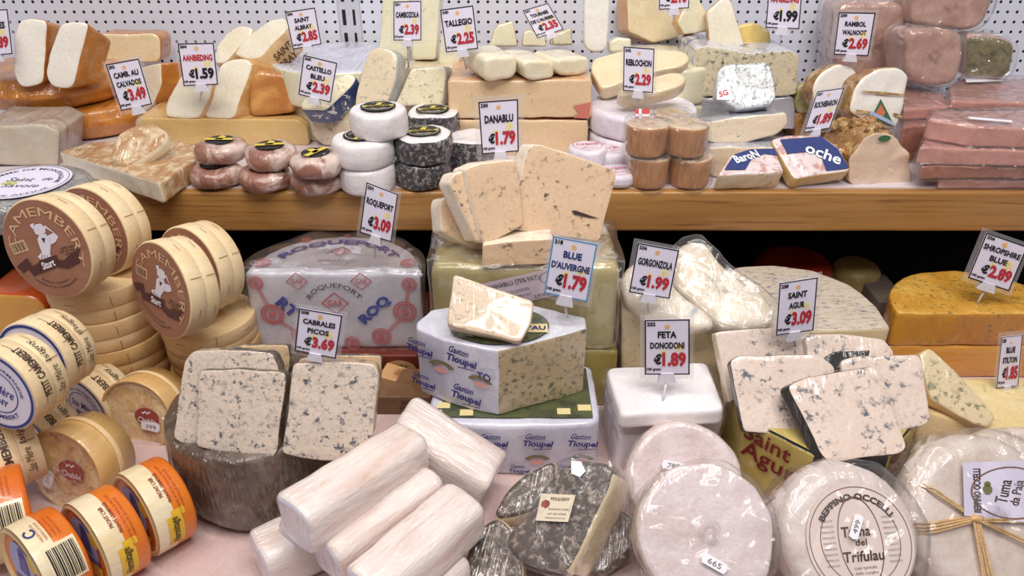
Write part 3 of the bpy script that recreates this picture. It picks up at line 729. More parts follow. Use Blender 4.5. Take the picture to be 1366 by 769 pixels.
prism('cheese_piece', 'silver foil parcel with an open cheese face below the small white blue piece', 'cheese',
      [(930, 172), (940, 162), (981, 156), (1050, 150), (1053, 166), (1037, 180), (988, 194), (946, 191), (936, 181)], (980, 193, 'Y', .945), -4, 12, .06, fs(CREAMV, FOIL, 'cut_face', 'foil'), bf=.004, cr=.006, amp=.0018)
prism('cheese_piece', 'foil parcel underneath, between the brown rounds and the Baron wedge', 'cheese',
      [(940, 200), (965, 196), (1050, 196), (1052, 236), (948, 238)], (990, 238, 'Z', SH), 0, 0, .05, fs(CREAMV, FOIL, 'cut_face', 'foil'), cr=.006, amp=.002)
NAVYL = mat('navy_label', (52, 66, 128), .35, wrap=.25)
def label_wedge(label, face, anc, yaw, lean, depth, word, cut_top, quad, rot, wscale=.8):
    o, ch, F = prism('cheese_wedge', label, 'cheese', face, anc, yaw, lean, depth, fs(cut_top, CREAMV if lean < 30 else GOLDCUT, 'cut_face' if lean < 30 else 'paper_top', 'rind'), bf=.004, cr=.006)
    return o, ch, F
GOLDCUT = mat('golden_cut', (228, 196, 140), .45, var=((210, 174, 110), 40, .4, .7), wrap=.3)
PRNT = mat('pinkish_print', (238, 222, 222), .4, var=((208, 160, 150), 90, .5, .62), wrap=.3)
o, ch, F = prism('cheese_wedge', 'Baron wedge with a navy label on top, left of the Roche wedge', 'cheese',
      [(957, 234), (976, 206), (1000, 198), (1034, 197), (1048, 231)], (1000, 233, 'Z', .234), 4, 62, .030, {'f': ('paper_top', PRNT), 's': ('cut_face', CREAMV)}, bf=.004, bb=.005, cr=.007, amp=.0014)
a = Art(); mp = flat(F, .0012)
a.poly([F.hit(*p) for p in ((966, 227), (979, 207), (1000, 200), (1033, 199), (1038, 208), (1020, 206), (1003, 212), (994, 227))], mp); d = a.done('navy_band', NAVYL, o)
a = Art(); b = F.hit(995, 210); a.text('BaroN', b[0], b[1], .034, .0125, flat(F, .0018), .03, rot=18); a.done('lettering', WHITE, d)
o, ch, F = prism('cheese_wedge', 'Roche wedge with big white letters on navy, tilted toward the front', 'cheese',
      [(1028, 186), (1050, 180), (1096, 180), (1120, 198), (1136, 227), (1060, 239)], (1080, 237, 'Z', .228), 4, 56, .022, {'f': ('paper_top', PRNT), 's': ('rind', GOLDCUT)}, bf=.003, bb=.004, cr=.006)
a = Art(); mp = flat(F, .0012)
a.poly([F.hit(*p) for p in ((1040, 187), (1095, 183), (1117, 199), (1132, 225), (1102, 229), (1096, 212), (1082, 203), (1050, 206))], mp); d = a.done('navy_band', NAVYL, o)
a = Art(); b = F.hit(1098, 206); a.text('oche', b[0], b[1], .046, .017, flat(F, .0018), .02, rot=-28); a.done('lettering', WHITE, d)
# ---- walnut cakes
o, ch, F = prism('walnut_cheesecake', 'cream cake block with a walnut crust at the shelf edge under the Rochebaron tag', 'cheese',
      [(1133, 243), (1133, 212), (1156, 182), (1167, 177), (1191, 179), (1214, 207), (1217, 240), (1214, 249), (1136, 247)], (1175, 246, 'Y', .912), 7, 2, .08, fs(PINKCR, NUT, 'cut_face', 'walnut_crust'), bf=.003, cr=.004, amp=.0018, freq=60)
a = Art(); b = F.hit(1178, 184); a.disc(b[0], b[1], .0085, flat(F, .0030), 20, .004); a.done('paper_label', ink('leaf_green', (60, 110, 74)), o)
rr_ = random.Random(9)
_, wp, wd = root_info[o.name]
for i in range(26):
    p = wp[int(i * 7.3) % len(wp)]
    if p.y < -.012: continue
    C_ = F.pt(p.x, p.y, -.004 - rr_.random() * (wd - .012)); sd = V((rr_.random() * 9, i, 0)); rad = rr_.uniform(.0065, .0095)
    bm = bmesh.new(); bmesh.ops.create_icosphere(bm, subdivisions=3, radius=1); bm.verts.ensure_lookup_table(); bm.verts.index_update()
    vs = [C_ + v.co * rad * (1 + .45 * noise.noise(v.co * 2.4 + sd) + .2 * noise.noise(v.co * 6 + sd)) for v in bm.verts]; fs_ = [tuple(v.index for v in f.verts) for f in bm.faces]; bm.free()
    mesh('walnut', vs, fs_, NUT, o)
o, ch, F = prism('walnut_cheesecake', 'upright white cake wedge with a green triangle label on the walnut block', 'cheese',
      [(1132, 149), (1139, 119), (1148, 104), (1170, 91), (1202, 89), (1214, 102), (1207, 142), (1195, 174), (1163, 169)], (1165, 170, 'Z', .262), 10, 16, .035, fs(WHITECAKE, NUT, 'cut_face', 'walnut_crust'), bf=.006, cr=.008, amp=.0016)
a = Art(); a.poly([F.hit(*p) for p in ((1173, 132), (1160, 158), (1192, 169))], flat(F, .0030)); d = a.done('paper_label', ink('leaf_green', (60, 110, 74)), o)
a = Art(); a.poly([F.hit(*p) for p in ((1173, 139), (1165, 153), (1175, 158), (1179, 150))], flat(F, .0034)); a.done('print', ink('terracotta', (206, 120, 84)), d)
a = Art(); a.poly([F.hit(*p) for p in ((1157, 152), (1160, 148), (1190, 163), (1190, 168))], flat(F, .0037)); a.done('print', ink('pale_blue', (170, 186, 222)), d)
a = Art(); NB = mat('walnut_band', (206, 176, 128), .5, var=((150, 108, 60), 120, .45, .6), bump=(120, 1), wrap=.3); rr_ = random.Random(4)
for x0, x1, y0, y1, hh in ((1147, 1209, 122, 127, 4.5), (1140, 1160, 148, 150, 5), (1190, 1202, 152, 156, 5)):
    up, dn = [], []
    for i in range(9):
        x = x0 + (x1 - x0) * i / 8; y = y0 + (y1 - y0) * i / 8; e = .25 if i in (0, 8) else rr_.uniform(.5, 1)
        up.append((x, y - hh * .5 * e)); dn.append((x, y + hh * .5 * rr_.uniform(.4, 1) * (e > .3) + .3))
    a.poly([F.hit(*q) for q in up + dn[::-1]], flat(F, .0026))
a.done('walnut_layer', NB, o)
prism('walnut_cheesecake', 'white cake wedge at the back, left of the green-labelled one', 'cheese',
      [(1082, 118), (1093, 97), (1118, 83), (1139, 88), (1148, 102), (1130, 150), (1105, 154), (1088, 140)], (1110, 153, 'Z', .262), 6, 16, .035, fs(WHITECAKE, NUT, 'cut_face', 'walnut_crust'), cr=.008, bf=.006)
prism('walnut_cheesecake', 'walnut-crusted block standing behind the Rochebaron tag', 'cheese',
      [(1062, 152), (1100, 150), (1128, 152), (1130, 186), (1062, 186)], (1095, 186, 'Z', SH), 8, 2, .07, one('walnut_crust', NUT), cr=.006, amp=.003, freq=60)
prism('cheese_piece', 'olive wrapped nutty piece left of the Rochebaron tag', 'cheese',
      [(1064, 114), (1078, 108), (1088, 125), (1086, 150), (1066, 152), (1060, 140)], (1074, 152, 'Z', .25), 0, 12, .03, one('walnut_crust', mat('olive_nut', (150, 140, 84), .5, var=((196, 186, 140), 60, .45, .65), bump=(70, .8), wrap=.8)), cr=.005, amp=.002)
# ---- pates
g5 = 'pate slabs in clear packs'
def slab(poly, z1, h, label, m=PATE, sticker=None):
    o, ch, F = prism('pate_slab', label, 'pate', poly, (poly[0][0], poly[0][1], 'Z', z1), 0, 90, h, one('pate', m), bf=.003, bb=.003, cr=.006, amp=.0012, group=g5)
    wrap_film(o, grow=.003, amp=.002)
    if sticker:
        a = Art(); a.poly([F.hit(*p) for p in sticker], flat(F, .0042)); a.done('sticker', WHITE, o, 'white price sticker')
slab([(1252, 240), (1400, 240), (1400, 215), (1262, 213)], .2225, .0125, 'bottom pate slab of the front right stack', PATE)
slab([(1228, 222), (1400, 223), (1400, 190), (1240, 190)], .241, .0165, 'third pate slab down with a dark edge in the front right stack', PATED)
slab([(1226, 198), (1400, 202), (1400, 172), (1242, 170)], .263, .0205, 'second pate slab down in the front right stack', PATE)
slab([(1238, 160), (1300, 170), (1400, 172), (1400, 146), (1245, 148)], .2895, .0245, 'top pink pate slab of the front right stack with white stickers', PATE, [(1290, 160), (1348, 165), (1350, 168), (1292, 163)])
slab([(1205, 146), (1268, 143), (1250, 114), (1205, 114)], .279, .015, 'pink pate slab behind the walnut cake, left of the rear packs', PATE)
slab([(1205, 170), (1258, 166), (1250, 140), (1205, 140)], .2625, .0505, 'deep brown pate block under the pink slab behind the walnut cake', PATED)
slab([(1268, 135), (1400, 138), (1400, 105), (1285, 104), (1268, 112)], .289, .012, 'rear pink pate slab with a white sticker near the meat loaves', PATE, [(1286, 109), (1336, 108), (1337, 112), (1288, 114)])
slab([(1290, 150), (1400, 150), (1400, 120), (1290, 118)], .2755, .014, 'thin brown pate slab under the rear sticker slab', PATED)
slab([(1275, 160), (1400, 160), (1400, 130), (1280, 130)], .2605, .0495, 'deep pate block at the bottom of the rear right stack', PATE)
# ---- meat loaves
def loaf(label, face, anc, yaw, lean, depth, m=MEAT, parts=None):
    o, ch, F = prism('meat_loaf', label, 'meat', face, anc, yaw, lean, depth, parts or one('meat', m), bf=.010, bb=.01, cr=.012, amp=.0025, group='wrapped meat loaves')
    wrap_film(o, grow=.003, amp=.0018, freq=35)
loaf('tall pinkish meat loaf standing behind the Rambol tag', [(1114, 100), (1118, 12), (1130, 3), (1202, 3), (1212, 14), (1209, 90), (1200, 112), (1120, 114)], (1165, 113, 'Y', 1.165), 0, 2, .075)
loaf('squarish pink meat loaf in crinkled film, centre of the right group', [(1210, 48), (1218, 38), (1276, 39), (1287, 50), (1286, 92), (1274, 113), (1228, 115), (1210, 104)], (1245, 114, 'Z', .292), 4, 6, .06)
loaf('pink meat loaf lying on top of the right group', [(1216, -14), (1326, -14), (1325, 10), (1312, 35), (1285, 43), (1245, 38), (1217, 33)], (1265, 42, 'Y', 1.14), 0, 4, .06)
loaf('meat loaf with a green herb-covered end at the far right', [(1288, 46), (1345, 50), (1357, 62), (1350, 96), (1338, 106), (1286, 104)], (1320, 105, 'Z', .296), -14, 4, .06, None, {'f': ('herb_crust', MEATG), 's': ('meat', MEAT)})
# ================================================================== lower deck
BOXW = mat('poplar_wood', (238, 208, 160), .5, var=((222, 184, 132), 18, .4, .75), bump=(90, .15), stretch=(.5, .5, 2))
BOXS = mat('poplar_side', (248, 226, 184), .5, var=((230, 198, 148), 10, .4, .8), stretch=(1, 1, .4))
BOXK = mat('aged_box_wood', (226, 188, 130), .5, var=((200, 156, 100), 14, .4, .75), stretch=(1, 1, .4))
KRAFT = mat('kraft_label', (166, 116, 92), .5, var=((154, 104, 82), 60, .4, .7))
TAN = ink('tan', (222, 184, 144)); RIB = ink('ribbon_brown', (84, 46, 44)); FIG = ink('figure_white', (232, 226, 238)); STAPLE = ink('staple', (150, 112, 70))
# ---- grey mouldy wheel with paper label at far left
o, ch, F = wheel('round_cheese', 'flat grey mouldy wheel with a round white paper label, at the far left shelf edge', 'cheese', atZ(31, 245, .243), .073, .036, one('rind', mat('grey_mould', (120, 118, 118), .7, var=((168, 166, 164), 90, .42, .65), bump=(110, .7), wrap=.3)), bf=.013, bb=.012)
a = Art(); a.fan(0, 0, .052, flat(F, .0024), 48, None, 5); d = a.done('paper_label', SILVERW, o)
a = Art(); mp = flat(F, .003); a.ring(.0485, .0492, mp); a.arc('TOMME DE MONTAGNE', .040, .0055, 0, mp, 190); a.text('Saint', -.004, .006, .03, .012, mp, 0, .2); a.text('de', .026, .008, .012, .009, mp, 0, .2); a.text('Savoie', .006, -.013, .042, .010, mp, 0, .2); a.arc('FROMAGE AFFINÉ', .043, .0045, 180, mp, 130, False)
a.done('lettering', ink('slate', (92, 98, 112)), d)
a = Art(); a.disc(-.012, -.006, .009, flat(F, .0027), 14, .006); a.done('print', ink('olive_print', (196, 196, 120)), d)

# ---- camembert boxes
def box_body(name, label, O, r, h, yaw, lean, roll, sm=BOXS, group=None, fm=BOXW, lid=.55):
    """lid in front (wider by a hair), base behind"""
    F = Frame(O, yaw, lean, roll)
    M = Matrix.Translation(F.pt(0, 0, -h / 2)) @ F.mat(); M.translation = F.pt(0, 0, -h / 2) - V((0, 0, r if lean < 60 else h / 2))
    root = empty(name, M); tag(root, label, 'cheese box', group)
    def cylm(nm, r, w0, w1, m, lip=.0015):
        n = 72; vs, fs = [], []
        for rr, w in ((0, w0), (r - lip, w0), (r - lip * .3, w0 - lip * .3), (r, w0 - lip), (r, w1 + lip), (r - lip, w1), (0, w1)):
            for i in range(n):
                g = 2 * math.pi * i / n; vs.append(F.pt(rr * math.cos(g), rr * math.sin(g), w))
        for k in range(6):
            for i in range(n):
                j = (i + 1) % n
                fs.append((k * n + j, k * n + i, (k + 1) * n + i, (k + 1) * n + j)[::-1])
        return mesh(nm, vs, fs, m, root)
    base = cylm('base', r - .0012, -h * lid + .002, -h, sm)
    l = cylm('lid', r, 0, -h * lid, sm)
    a = Art(); ph = F.cam_phi(h / 2)
    for k in range(3):
        for s0 in (h * .3, h * .8): mp = cyl(F, r, s0, ph + .8 - k * .75, .0005); a.grid(-.0004, .0004, -.006, .006, mp, 1, 2) if k % 2 else a.grid(-.006, .006, -.0003, .0003, mp, 2, 1)
    a.done('staples', STAPLE, l)
    return root, l, F
def camembert(label, O, r, h, yaw, lean, roll):
    root, l, F = box_body('camembert_box', label, O, r, h, yaw, lean, roll, group='round wooden camembert boxes standing on edge')
    a = Art(); a.fan(0, 0, r * .965, flat(F, .0008), 64, None, 4); d = a.done('printed_label', KRAFT, l)
    a = Art(); mp = flat(F, .0013); k = r / .054
    a.arc('CAMEMBERT', .0405 * k, .0095 * k, 0, mp, 205, True, .0); a.done('lettering', TAN, d)
    a = Art()
    # woman drinking from a bowl: plain silhouette of head scarf, raised arm, blouse and pleated skirt
    P = lambda pts: a.poly([(x * k, y * k) for x, y in pts], mp)
    P([(-.012, .019), (-.009, .026), (-.002, .028), (.003, .024), (.002, .019), (-.004, .015), (-.010, .015)])      # head scarf
    P([(-.016, .024), (-.011, .027), (-.010, .022), (-.013, .020)])                                                   # bowl
    P([(-.006, .015), (.002, .018), (.007, .012), (.006, .004), (.004, -.004), (-.006, -.004), (-.008, .004), (-.009, .010)])  # blouse
    P([(.004, .016), (.013, .021), (.017, .017), (.013, .011), (.007, .007), (.006, .012)])                            # raised sleeve
    P([(.014, .020), (.017, .018), (.003, .027), (.001, .025)])                                                        # forearm
    P([(-.006, -.004), (.004, -.004), (.010, -.014), (.004, -.016), (-.006, -.014), (-.012, -.010)])                   # skirt
    a.done('figure', FIG, d)
    a = Art(); mp2 = flat(F, .0016)
    for i in range(5): a.poly([(x * k, y * k) for x, y in ((-.006 + i * .003, -.006), (-.0055 + i * .003, -.006), (-.007 + i * .0042, -.014), (-.0078 + i * .0042, -.014))], mp2)
    a.poly([(x * k, y * k) for x, y in ((-.004, .012), (.001, .013), (-.001, .007))], mp2)
    # ribbon
    for pts in ([(-.040, -.026), (-.026, -.014), (-.020, -.022), (-.010, -.015), (-.010, -.027), (-.020, -.033), (-.026, -.026), (-.033, -.032)], [(-.011, -.014), (.012, -.003), (.012, -.016), (-.011, -.028)], [(.011, -.008), (.020, -.008), (.027, -.001), (.042, .010), (.038, .001), (.040, -.006), (.024, -.016), (.012, -.017)]):
        a.poly([(x * k, y * k) for x, y in pts], mp2)
    a.done('ribbon', RIB, d)
    a = Art(); mp3 = flat(F, .0019); a.text('Sturt', .0005 * k, -.0155 * k, .018 * k, .008 * k, mp3, .03, slant=.15, rot=27); a.done('lettering', WHITE, d)
    a = Art(); mp = flat(F, .0014)
    for i, (t, w) in enumerate((('45% FAT', .020), ('LAIT DE VACHE', .024), ('250g', .012))): a.text(t, (.027 + i * .0005) * k, (.008 - i * .0035) * k, w * k, .0024 * k, mp, .02, rot=20)
    a.arc('PRODUCE OF FRANCE', .036 * k, .0022 * k, 170, mp, 55, False); a.arc('FABRIQUE EN NORMANDIE', .041 * k, .0022 * k, 168, mp, 80, False)
    b = flat(F, .0014, -.034 * k, -.003 * k, 24)
    for i in range(11):
        x = (-.0085 + i * .0016 + (i % 3) * .0003) * k; a.poly([(x, -.005 * k), (x + .0007 * k, -.005 * k), (x + .0007 * k, .004 * k), (x, .004 * k)], b)
    a.ring(.0022 * k, .003 * k, flat(F, .0014, -.028 * k, -.020 * k), 0, 300, 14)
    a.done('small_print', ink('print_brown', (70, 44, 40)), d)
    a = Art(); a.poly([(-.0105 * k, -.0065 * k), (.0105 * k, -.0065 * k), (.0105 * k, .0055 * k), (-.0105 * k, .0055 * k)], flat(F, .0011, -.034 * k, -.003 * k, 24)); a.done('barcode_panel', TAN, d)
def flatbox(label, P, r, h, sm=BOXK, group='wooden cheese boxes stacked flat'):
    return box_body('camembert_box', label, P, r, h, 20, 90, 0, sm, group)
# stack one (under the two big boxes), stack two
x1 = atY(146, 420, .775).x; x2 = atY(284, 450, .775).x
for i in range(4): flatbox(('bottom', 'second from the bottom', 'third from the bottom', 'top')[i] + ' flat box of the wooden stack under the big round camembert boxes', V((x1 + (i % 2) * .002, .775 + (i % 2) * .002, .0385 * (i + 1))), .059, .038, BOXK if i < 2 else BOXW)
for i in range(3): flatbox(('bottom', 'middle', 'top')[i] + ' flat box of the shorter wooden stack left of the Roquefort half wheel', V((x2, .775 + (i % 2) * .002, .0325 * (i + 1))), .055, .032, BOXK if i < 2 else BOXW)
O = atY(63, 333, .70); camembert('large camembert box on edge at the far left, woman and ribbon label in full view', O, .0545, .036, -14, 8, -4)
O = atY(122, 310, .775); camembert('camembert box on edge behind the far left one, mostly covered', O, .053, .036, -20, 6, -30)
O = atY(214, 388, .705); camembert('camembert box on edge right of the stack, its label leaning to the right', O, .0545, .036, -35, 10, -28)
O = atY(252, 362, .765); camembert('camembert box on edge behind the leaning one, mostly covered', O, .053, .036, -30, 8, -20)
# orange half and yellow block at far left behind the stack
prism('cheese_half', 'yellow cheese half with an orange-red rind in shade below the far left camembert box', 'cheese',
      [(-30, 392), (30, 394), (56, 402), (66, 425), (66, 540), (-30, 545)], (20, 500, 'Y', .76), 0, 0, .07, fs(mat('deep_yellow', (226, 166, 66), .4, wrap=.1), mat('red_wax', (198, 84, 34), .3, coat=.4)), cr=.012)

# ---- petit camembert boxes with blue ring labels
NAV2 = ink('ring_navy', (40, 58, 130)); SIDET = ink('side_brown', (70, 52, 44))
def petit(label, O, r, h, yaw, lean, roll, side=(('PETIT CAMEMBERT', .4), ("d'Isigny", 1.15)), sm=BOXS, ptop=0):
    root, l, F = box_body('petit_camembert_box', label, O, r, h, yaw, lean, roll, sm, 'small round camembert boxes with blue ring labels', lid=.6)
    a = Art(); a.fan(0, 0, r * .97, flat(F, .0008), 56, None, 3); d = a.done('printed_label', SILVERW, l)
    a = Art(); mp = flat(F, .0013); a.ring(r * .88, r * .95, mp); a.ring(r * .52, r * .545, mp); a.arc('FABRIQUÉ EN NORMANDIE', r * .66, r * .11, -20, mp, 190); a.arc('CAMEMBERT', r * .66, r * .11, 170, mp, 100, False)
    a.text('Ste Mère', 0, r * .1, r * .85, r * .24, mp, .01, .15); a.text('ISIGNY', 0, -r * .22, r * .6, r * .16, mp, .03); a.done('blue_print', NAV2, d)
    a = Art(); ph = F.cam_phi(h / 2) + ptop
    k = r / .04
    a.text(side[0][0], 0, -h * .0, .052 * k, .0075 * k, cyl(F, r, h * .34, ph, .0009), .02)
    a.text(side[1][0], 0, 0, .026 * k, .0075 * k, cyl(F, r, h * .72, ph + .35, .0007), .0, .15); a.text('Ste Mère', 0, 0, .026 * k, .007 * k, cyl(F, r, h * .72, ph - .42, .0007), .0, .15)
    a.done('side_lettering', SIDET, l)
    return F
O = atY(44, 482, .615); petit('small camembert box on edge with a blue-ringed label, below the flat stack', O, .0415, .040, -14, 8, -20)
O = atY(-2, 522, .552); petit('small camembert box cut by the left edge, its side reading Petit Camembert', O, .0415, .040, -16, 6, -20, (('PETIT CAMEMBERT', 0), ('Isigny', 0)))
O = atY(38, 592, .635); petit('small camembert box lying low behind the front Chablis tub', O, .0405, .042, -26, 6, 10, (('CAMEMBERT', 0), ('Isigny', 0)))
O = atY(112, 545, .685); petit('small camembert box peeking out between the two Chablis tubs', O, .0405, .042, -26, 2, -10, (('CAMEMBERT', 0), ('Isigny', 0)))
O = atY(-22, 612, .56); petit('small camembert box at the left edge just above the orange tubs', O, .040, .044, -46, 4, 0, (('CAMEMBERT', 0), ('Isigny', 0)))

# ---- Chablis tubs with film tops
TUBW = mat('tub_wood', (232, 190, 126), .45, var=((212, 164, 96), 14, .4, .75), stretch=(1, 1, .4), wrap=.2)
CHAB = mat('wrinkled_tan_cheese', (232, 188, 124), .45, var=((248, 222, 176), 60, .40, .6), veins=((186, 132, 74), 60, .56, .66, .5), bump=(60, 1), wrap=.8)
def chablis(label, O, r, h, yaw, lean, roll, tilt, lx, ly, sx, sy):
    F = Frame(O, yaw, lean, roll)
    M = F.mat(); M.translation = F.pt(0, 0, -h / 2) - V((0, 0, r)); root = empty('cheese_tub', M); tag(root, label, 'cheese tub', 'wooden tubs with red oval labels')
    n = 72; vs, fs = [], []
    for rr, w in ((r - .003, -.008), (r - .003, -.001), (r - .0015, 0), (r, -.001), (r * .97, -h * .5), (r * .94, -h), (0, -h)):
        for i in range(n): g = 2 * math.pi * i / n; vs.append(F.pt(rr * math.cos(g), rr * math.sin(g), w))
    for q in range(6):
        for i in range(n): j = (i + 1) % n; fs.append((q * n + i, q * n + j, (q + 1) * n + j, (q + 1) * n + i))
    tub = mesh('tub', vs, fs, TUBW, root)
    vs, fs = [], []
    for rr, w in ((r * .955, -h * .515), (r * .965, -h * .515 + .0), (r * .99, -h * .52), (r * .985, -h * .62)):
        for i in range(n): g = 2 * math.pi * i / n; vs.append(F.pt((rr + .001) * math.cos(g), (rr + .001) * math.sin(g), w))
    for q in range(3):
        for i in range(n): j = (i + 1) % n; fs.append((q * n + i, q * n + j, (q + 1) * n + j, (q + 1) * n + i))
    mesh('rim_band', vs, fs, BOXW, root)
    vs, fs = [], []
    nr = 12
    for k in range(nr + 1):
        for i in range(n):
            g = 2 * math.pi * i / n; rr = (r - .003) * k / nr
            z = -.004 + noise.noise(V((rr * math.cos(g) * 60, rr * math.sin(g) * 60, r * 90))) * .0022 * (1 - k / nr * .5)
            vs.append(F.pt(rr * math.cos(g), rr * math.sin(g), z))
    for k in range(nr):
        for i in range(n): j = (i + 1) % n; fs.append((k * n + i, k * n + j, (k + 1) * n + j, (k + 1) * n + i))
    ch = mesh('cheese', vs, fs, CHAB, root)
    a = Art(); a.fan(lx * r, ly * r, r * .34, flat(F, .0003), 40, r * .26, 2); d = a.done('red_label', mat('label_red', (160, 44, 44), .35, wrap=.2), root)
    a = Art(); mp = flat(F, .0009, 0, 0); a.text('Chablis', lx * r, (ly - .09) * r, r * .5, r * .15, mp, .01, rot=-6)
    for q in range(4): a.disc((lx - .09 + q * .06) * r, (ly + .12 + (q % 2) * .03) * r, r * .03, mp, 8)
    a.done('lettering', WHITE, d)
    c, s = math.cos(R(tilt)), math.sin(R(tilt))
    mp = flat(F, .0014, sx * r, sy * r, tilt)
    a = Art(); a.poly([(-.010, -.005), (.010, -.006), (.0125, -.002), (.0125, .004), (.010, .006), (-.010, .005)], mp); st = a.done('price_sticker', WHITE, root)
    a = Art(); a.text('399', .002, 0, .012, .005, flat(F, .0018, sx * r, sy * r, tilt), 0); a.done('lettering', GREYINK, st)
    vs = []; fs = []
    for k in range(6):
        for i in range(n):
            g = 2 * math.pi * i / n; rr = (r - .001) * k / 5; p = F.pt(rr * math.cos(g), rr * math.sin(g), .0024 if k < 5 else .0006); vs.append(p + noise.noise_vector(p * 60) * .0006)
    for k in range(5):
        for i in range(n): j = (i + 1) % n; fs.append((k * n + i, k * n + j, (k + 1) * n + j, (k + 1) * n + i))
    f = mesh('film_top', vs, fs, FILM, root)
O = atY(181, 556, .662); chablis('wooden tub with a red Chablis label, farther one beside the cabrales wheel', O, .0435, .045, -10, 12, 0, -4, .32, .02, .38, -.22)
O = atY(84, 630, .565); chablis('wooden tub with a red Chablis label, nearer one with a white price sticker below it', O, .0455, .050, -16, 12, 0, 68, .24, .08, -.42, -.28)

# ---- orange tubs
ORG = mat('tub_orange', (226, 112, 28), .35, var=((238, 140, 44), 12, .4, .8), coat=.3); TCR = mat('tub_cream', (244, 228, 192), .4, var=((236, 212, 160), 30, .45, .7), stretch=(1, 1, .3), coat=.3)
MAROON = ink('maroon', (130, 40, 30)); PURP = ink('purple', (92, 84, 160)); LBLU = ink('light_blue', (168, 176, 226)); YEL2 = ink('tub_yellow', (228, 186, 50))
def orange_tub(label, O, r, h, yaw, lean, roll, kind='text', cream=.52):
    F = Frame(O, yaw, lean, roll)
    M = F.mat(); M.translation = F.pt(0, 0, -h / 2) - V((0, 0, r)); root = empty('cheese_tub', M); tag(root, label, 'cheese tub', 'orange printed cheese tubs')
    n = 72
    def lathe(nm, prof, m):
        vs, fs = [], []
        for rr, w in prof:
            for i in range(n): g = 2 * math.pi * i / n; vs.append(F.pt(rr * math.cos(g), rr * math.sin(g), w))
        for q in range(len(prof) - 1):
            for i in range(n): j = (i + 1) % n; fs.append((q * n + i, q * n + j, (q + 1) * n + j, (q + 1) * n + i))
        return mesh(nm, vs, fs, m, root)
    lid = lathe('lid', [(0, -.004), (r * .86, -.004), (r * .88, -.001), (r * .95, 0), (r, -.003), (r, -h * .06)], mat('rim_cream', (240, 206, 150), .4, coat=.3))
    bd = lathe('cream_band', [(r, -h * .06), (r * 1.003, -h * .10), (r * 1.003, -h * cream)], TCR)
    od = lathe('orange_band', [(r * 1.003, -h * cream), (r, -h * .92), (r * .97, -h * .985), (r * .93, -h), (0, -h)], ORG)
    a = Art(); mp = flat(F, -.0030); a.fan(0, 0, r * .85, mp, 48, None, 3); fl = a.done('lid_print', ORG, lid)
    a = Art(); mp = flat(F, -.0024); a.disc(-.05 * r, .1 * r, r * .55, mp, 30, r * .6); a.done('print_sky', LBLU, fl)
    a = Art(); mp = flat(F, -.0019); a.poly([(-.2 * r, -.05 * r), (-.1 * r, .45 * r), (.05 * r, .55 * r), (.2 * r, .4 * r), (.22 * r, -.05 * r)], mp); a.disc(.03 * r, .5 * r, r * .14, mp, 14); a.text('ermitage', 0, -.28 * r, r * 1.05, r * .24, mp, .03, rot=8); a.done('print_figure', PURP, fl)
    a = Art(); mp = flat(F, -.0021); a.poly([(-.6 * r, -.40 * r), (.6 * r, -.25 * r), (.5 * r, -.62 * r), (-.3 * r, -.68 * r)], mp); a.disc(.45 * r, .45 * r, r * .2, mp, 12); a.done('print_yellow', YEL2, fl)
    ph = F.cam_phi(h / 2); k = r / .042
    if kind == 'text':
        a = Art(); a.text("PRONT L'AIR", 0, 0, .022 * k, .0036 * k, cyl(F, r * 1.003, h * .40, ph + .35, .0006), .02); a.text("PRONTÉ L'ERMITAGE", 0, 0, .032 * k, .0036 * k, cyl(F, r * 1.003, h * .52, ph + .30, .0006), .02); a.done('side_lettering', MAROON, bd)
        a = Art(); a.text('FROMAGE À PÂTE MOLLE AU LAIT', 0, 0, .056 * k, .0028 * k, cyl(F, r * 1.003, h * .66, ph + .2, .0006), .0); a.text('FABRIQUÉ EN FRANCE', 0, 0, .040 * k, .0028 * k, cyl(F, r * 1.003, h * .76, ph + .2, .0006), .0); a.done('side_lettering', ink('rust', (176, 72, 20)), od)
        a = Art(); mp = cyl(F, r * 1.003, h * .46, ph - .62, .0006); a.grid(-.022 * k, .010 * k, -.008 * k, .006 * k, mp, 8, 1); a.grid(.008 * k, .015 * k, -.011 * k, .001 * k, mp, 2, 1); b = a.done('yellow_banner', YEL2, bd)
        a = Art(); a.text('Hermitage', -.005 * k, -.001 * k, .028 * k, .009 * k, cyl(F, r * 1.003, h * .46, ph - .62, .0011), .02, .1); a.done('lettering', ink('dark_olive', (84, 66, 24)), b)
    else:
        a = Art(); mp = cyl(F, r * 1.003, h * .52, ph - .15, .0006); a.grid(-.020 * k, .016 * k, -h * .38, h * .28, mp, 8, 1); p = a.done('barcode_panel', TCR, bd)
        a = Art(); mp = cyl(F, r * 1.003, h * .52, ph - .15, .0011)
        x = -h * .33; i = 0
        while x < h * .22:
            w = (.0006, .0011, .0016, .0008)[i % 4] * k * .8; a.grid(-.017 * k, .013 * k, x, x + w, mp, 8, 1); x += w + (.0008, .0006, .0011)[i % 3] * k * .8; i += 1
        a.done('barcode', BLACK, p)
        a = Art(); a.ring(.003 * k, .0046 * k, cyl(F, r * 1.003, h * .24, ph + .66, .0008), 20, 330, 20); a.done('green_dot', NAV2, bd)
        a = Art()
        for q in range(5): a.text('INGREDIENTS LAIT DE VACHE', 0, 0, .022 * k, .0019 * k, cyl(F, r * 1.003, h * (.36 + q * .09), ph + .62, .0008), 0)
        a.done('small_print', ink('rust', (176, 72, 20)), bd)
O = atZ(178, 690, .0425); orange_tub('orange and cream tub on edge, farthest right of the three, touching the dark wheel', O, .0425, .040, -40, 5, 0)
O = atZ(112, 732, .0425); orange_tub('orange and cream tub on edge, middle of the front row', O, .0425, .039, -38, 5, 0)
O = atZ(30, 766, .0425); orange_tub('orange and cream tub on edge with its barcode to the front and lid picture visible', O, .0425, .039, -36, 6, 0, 'bar')
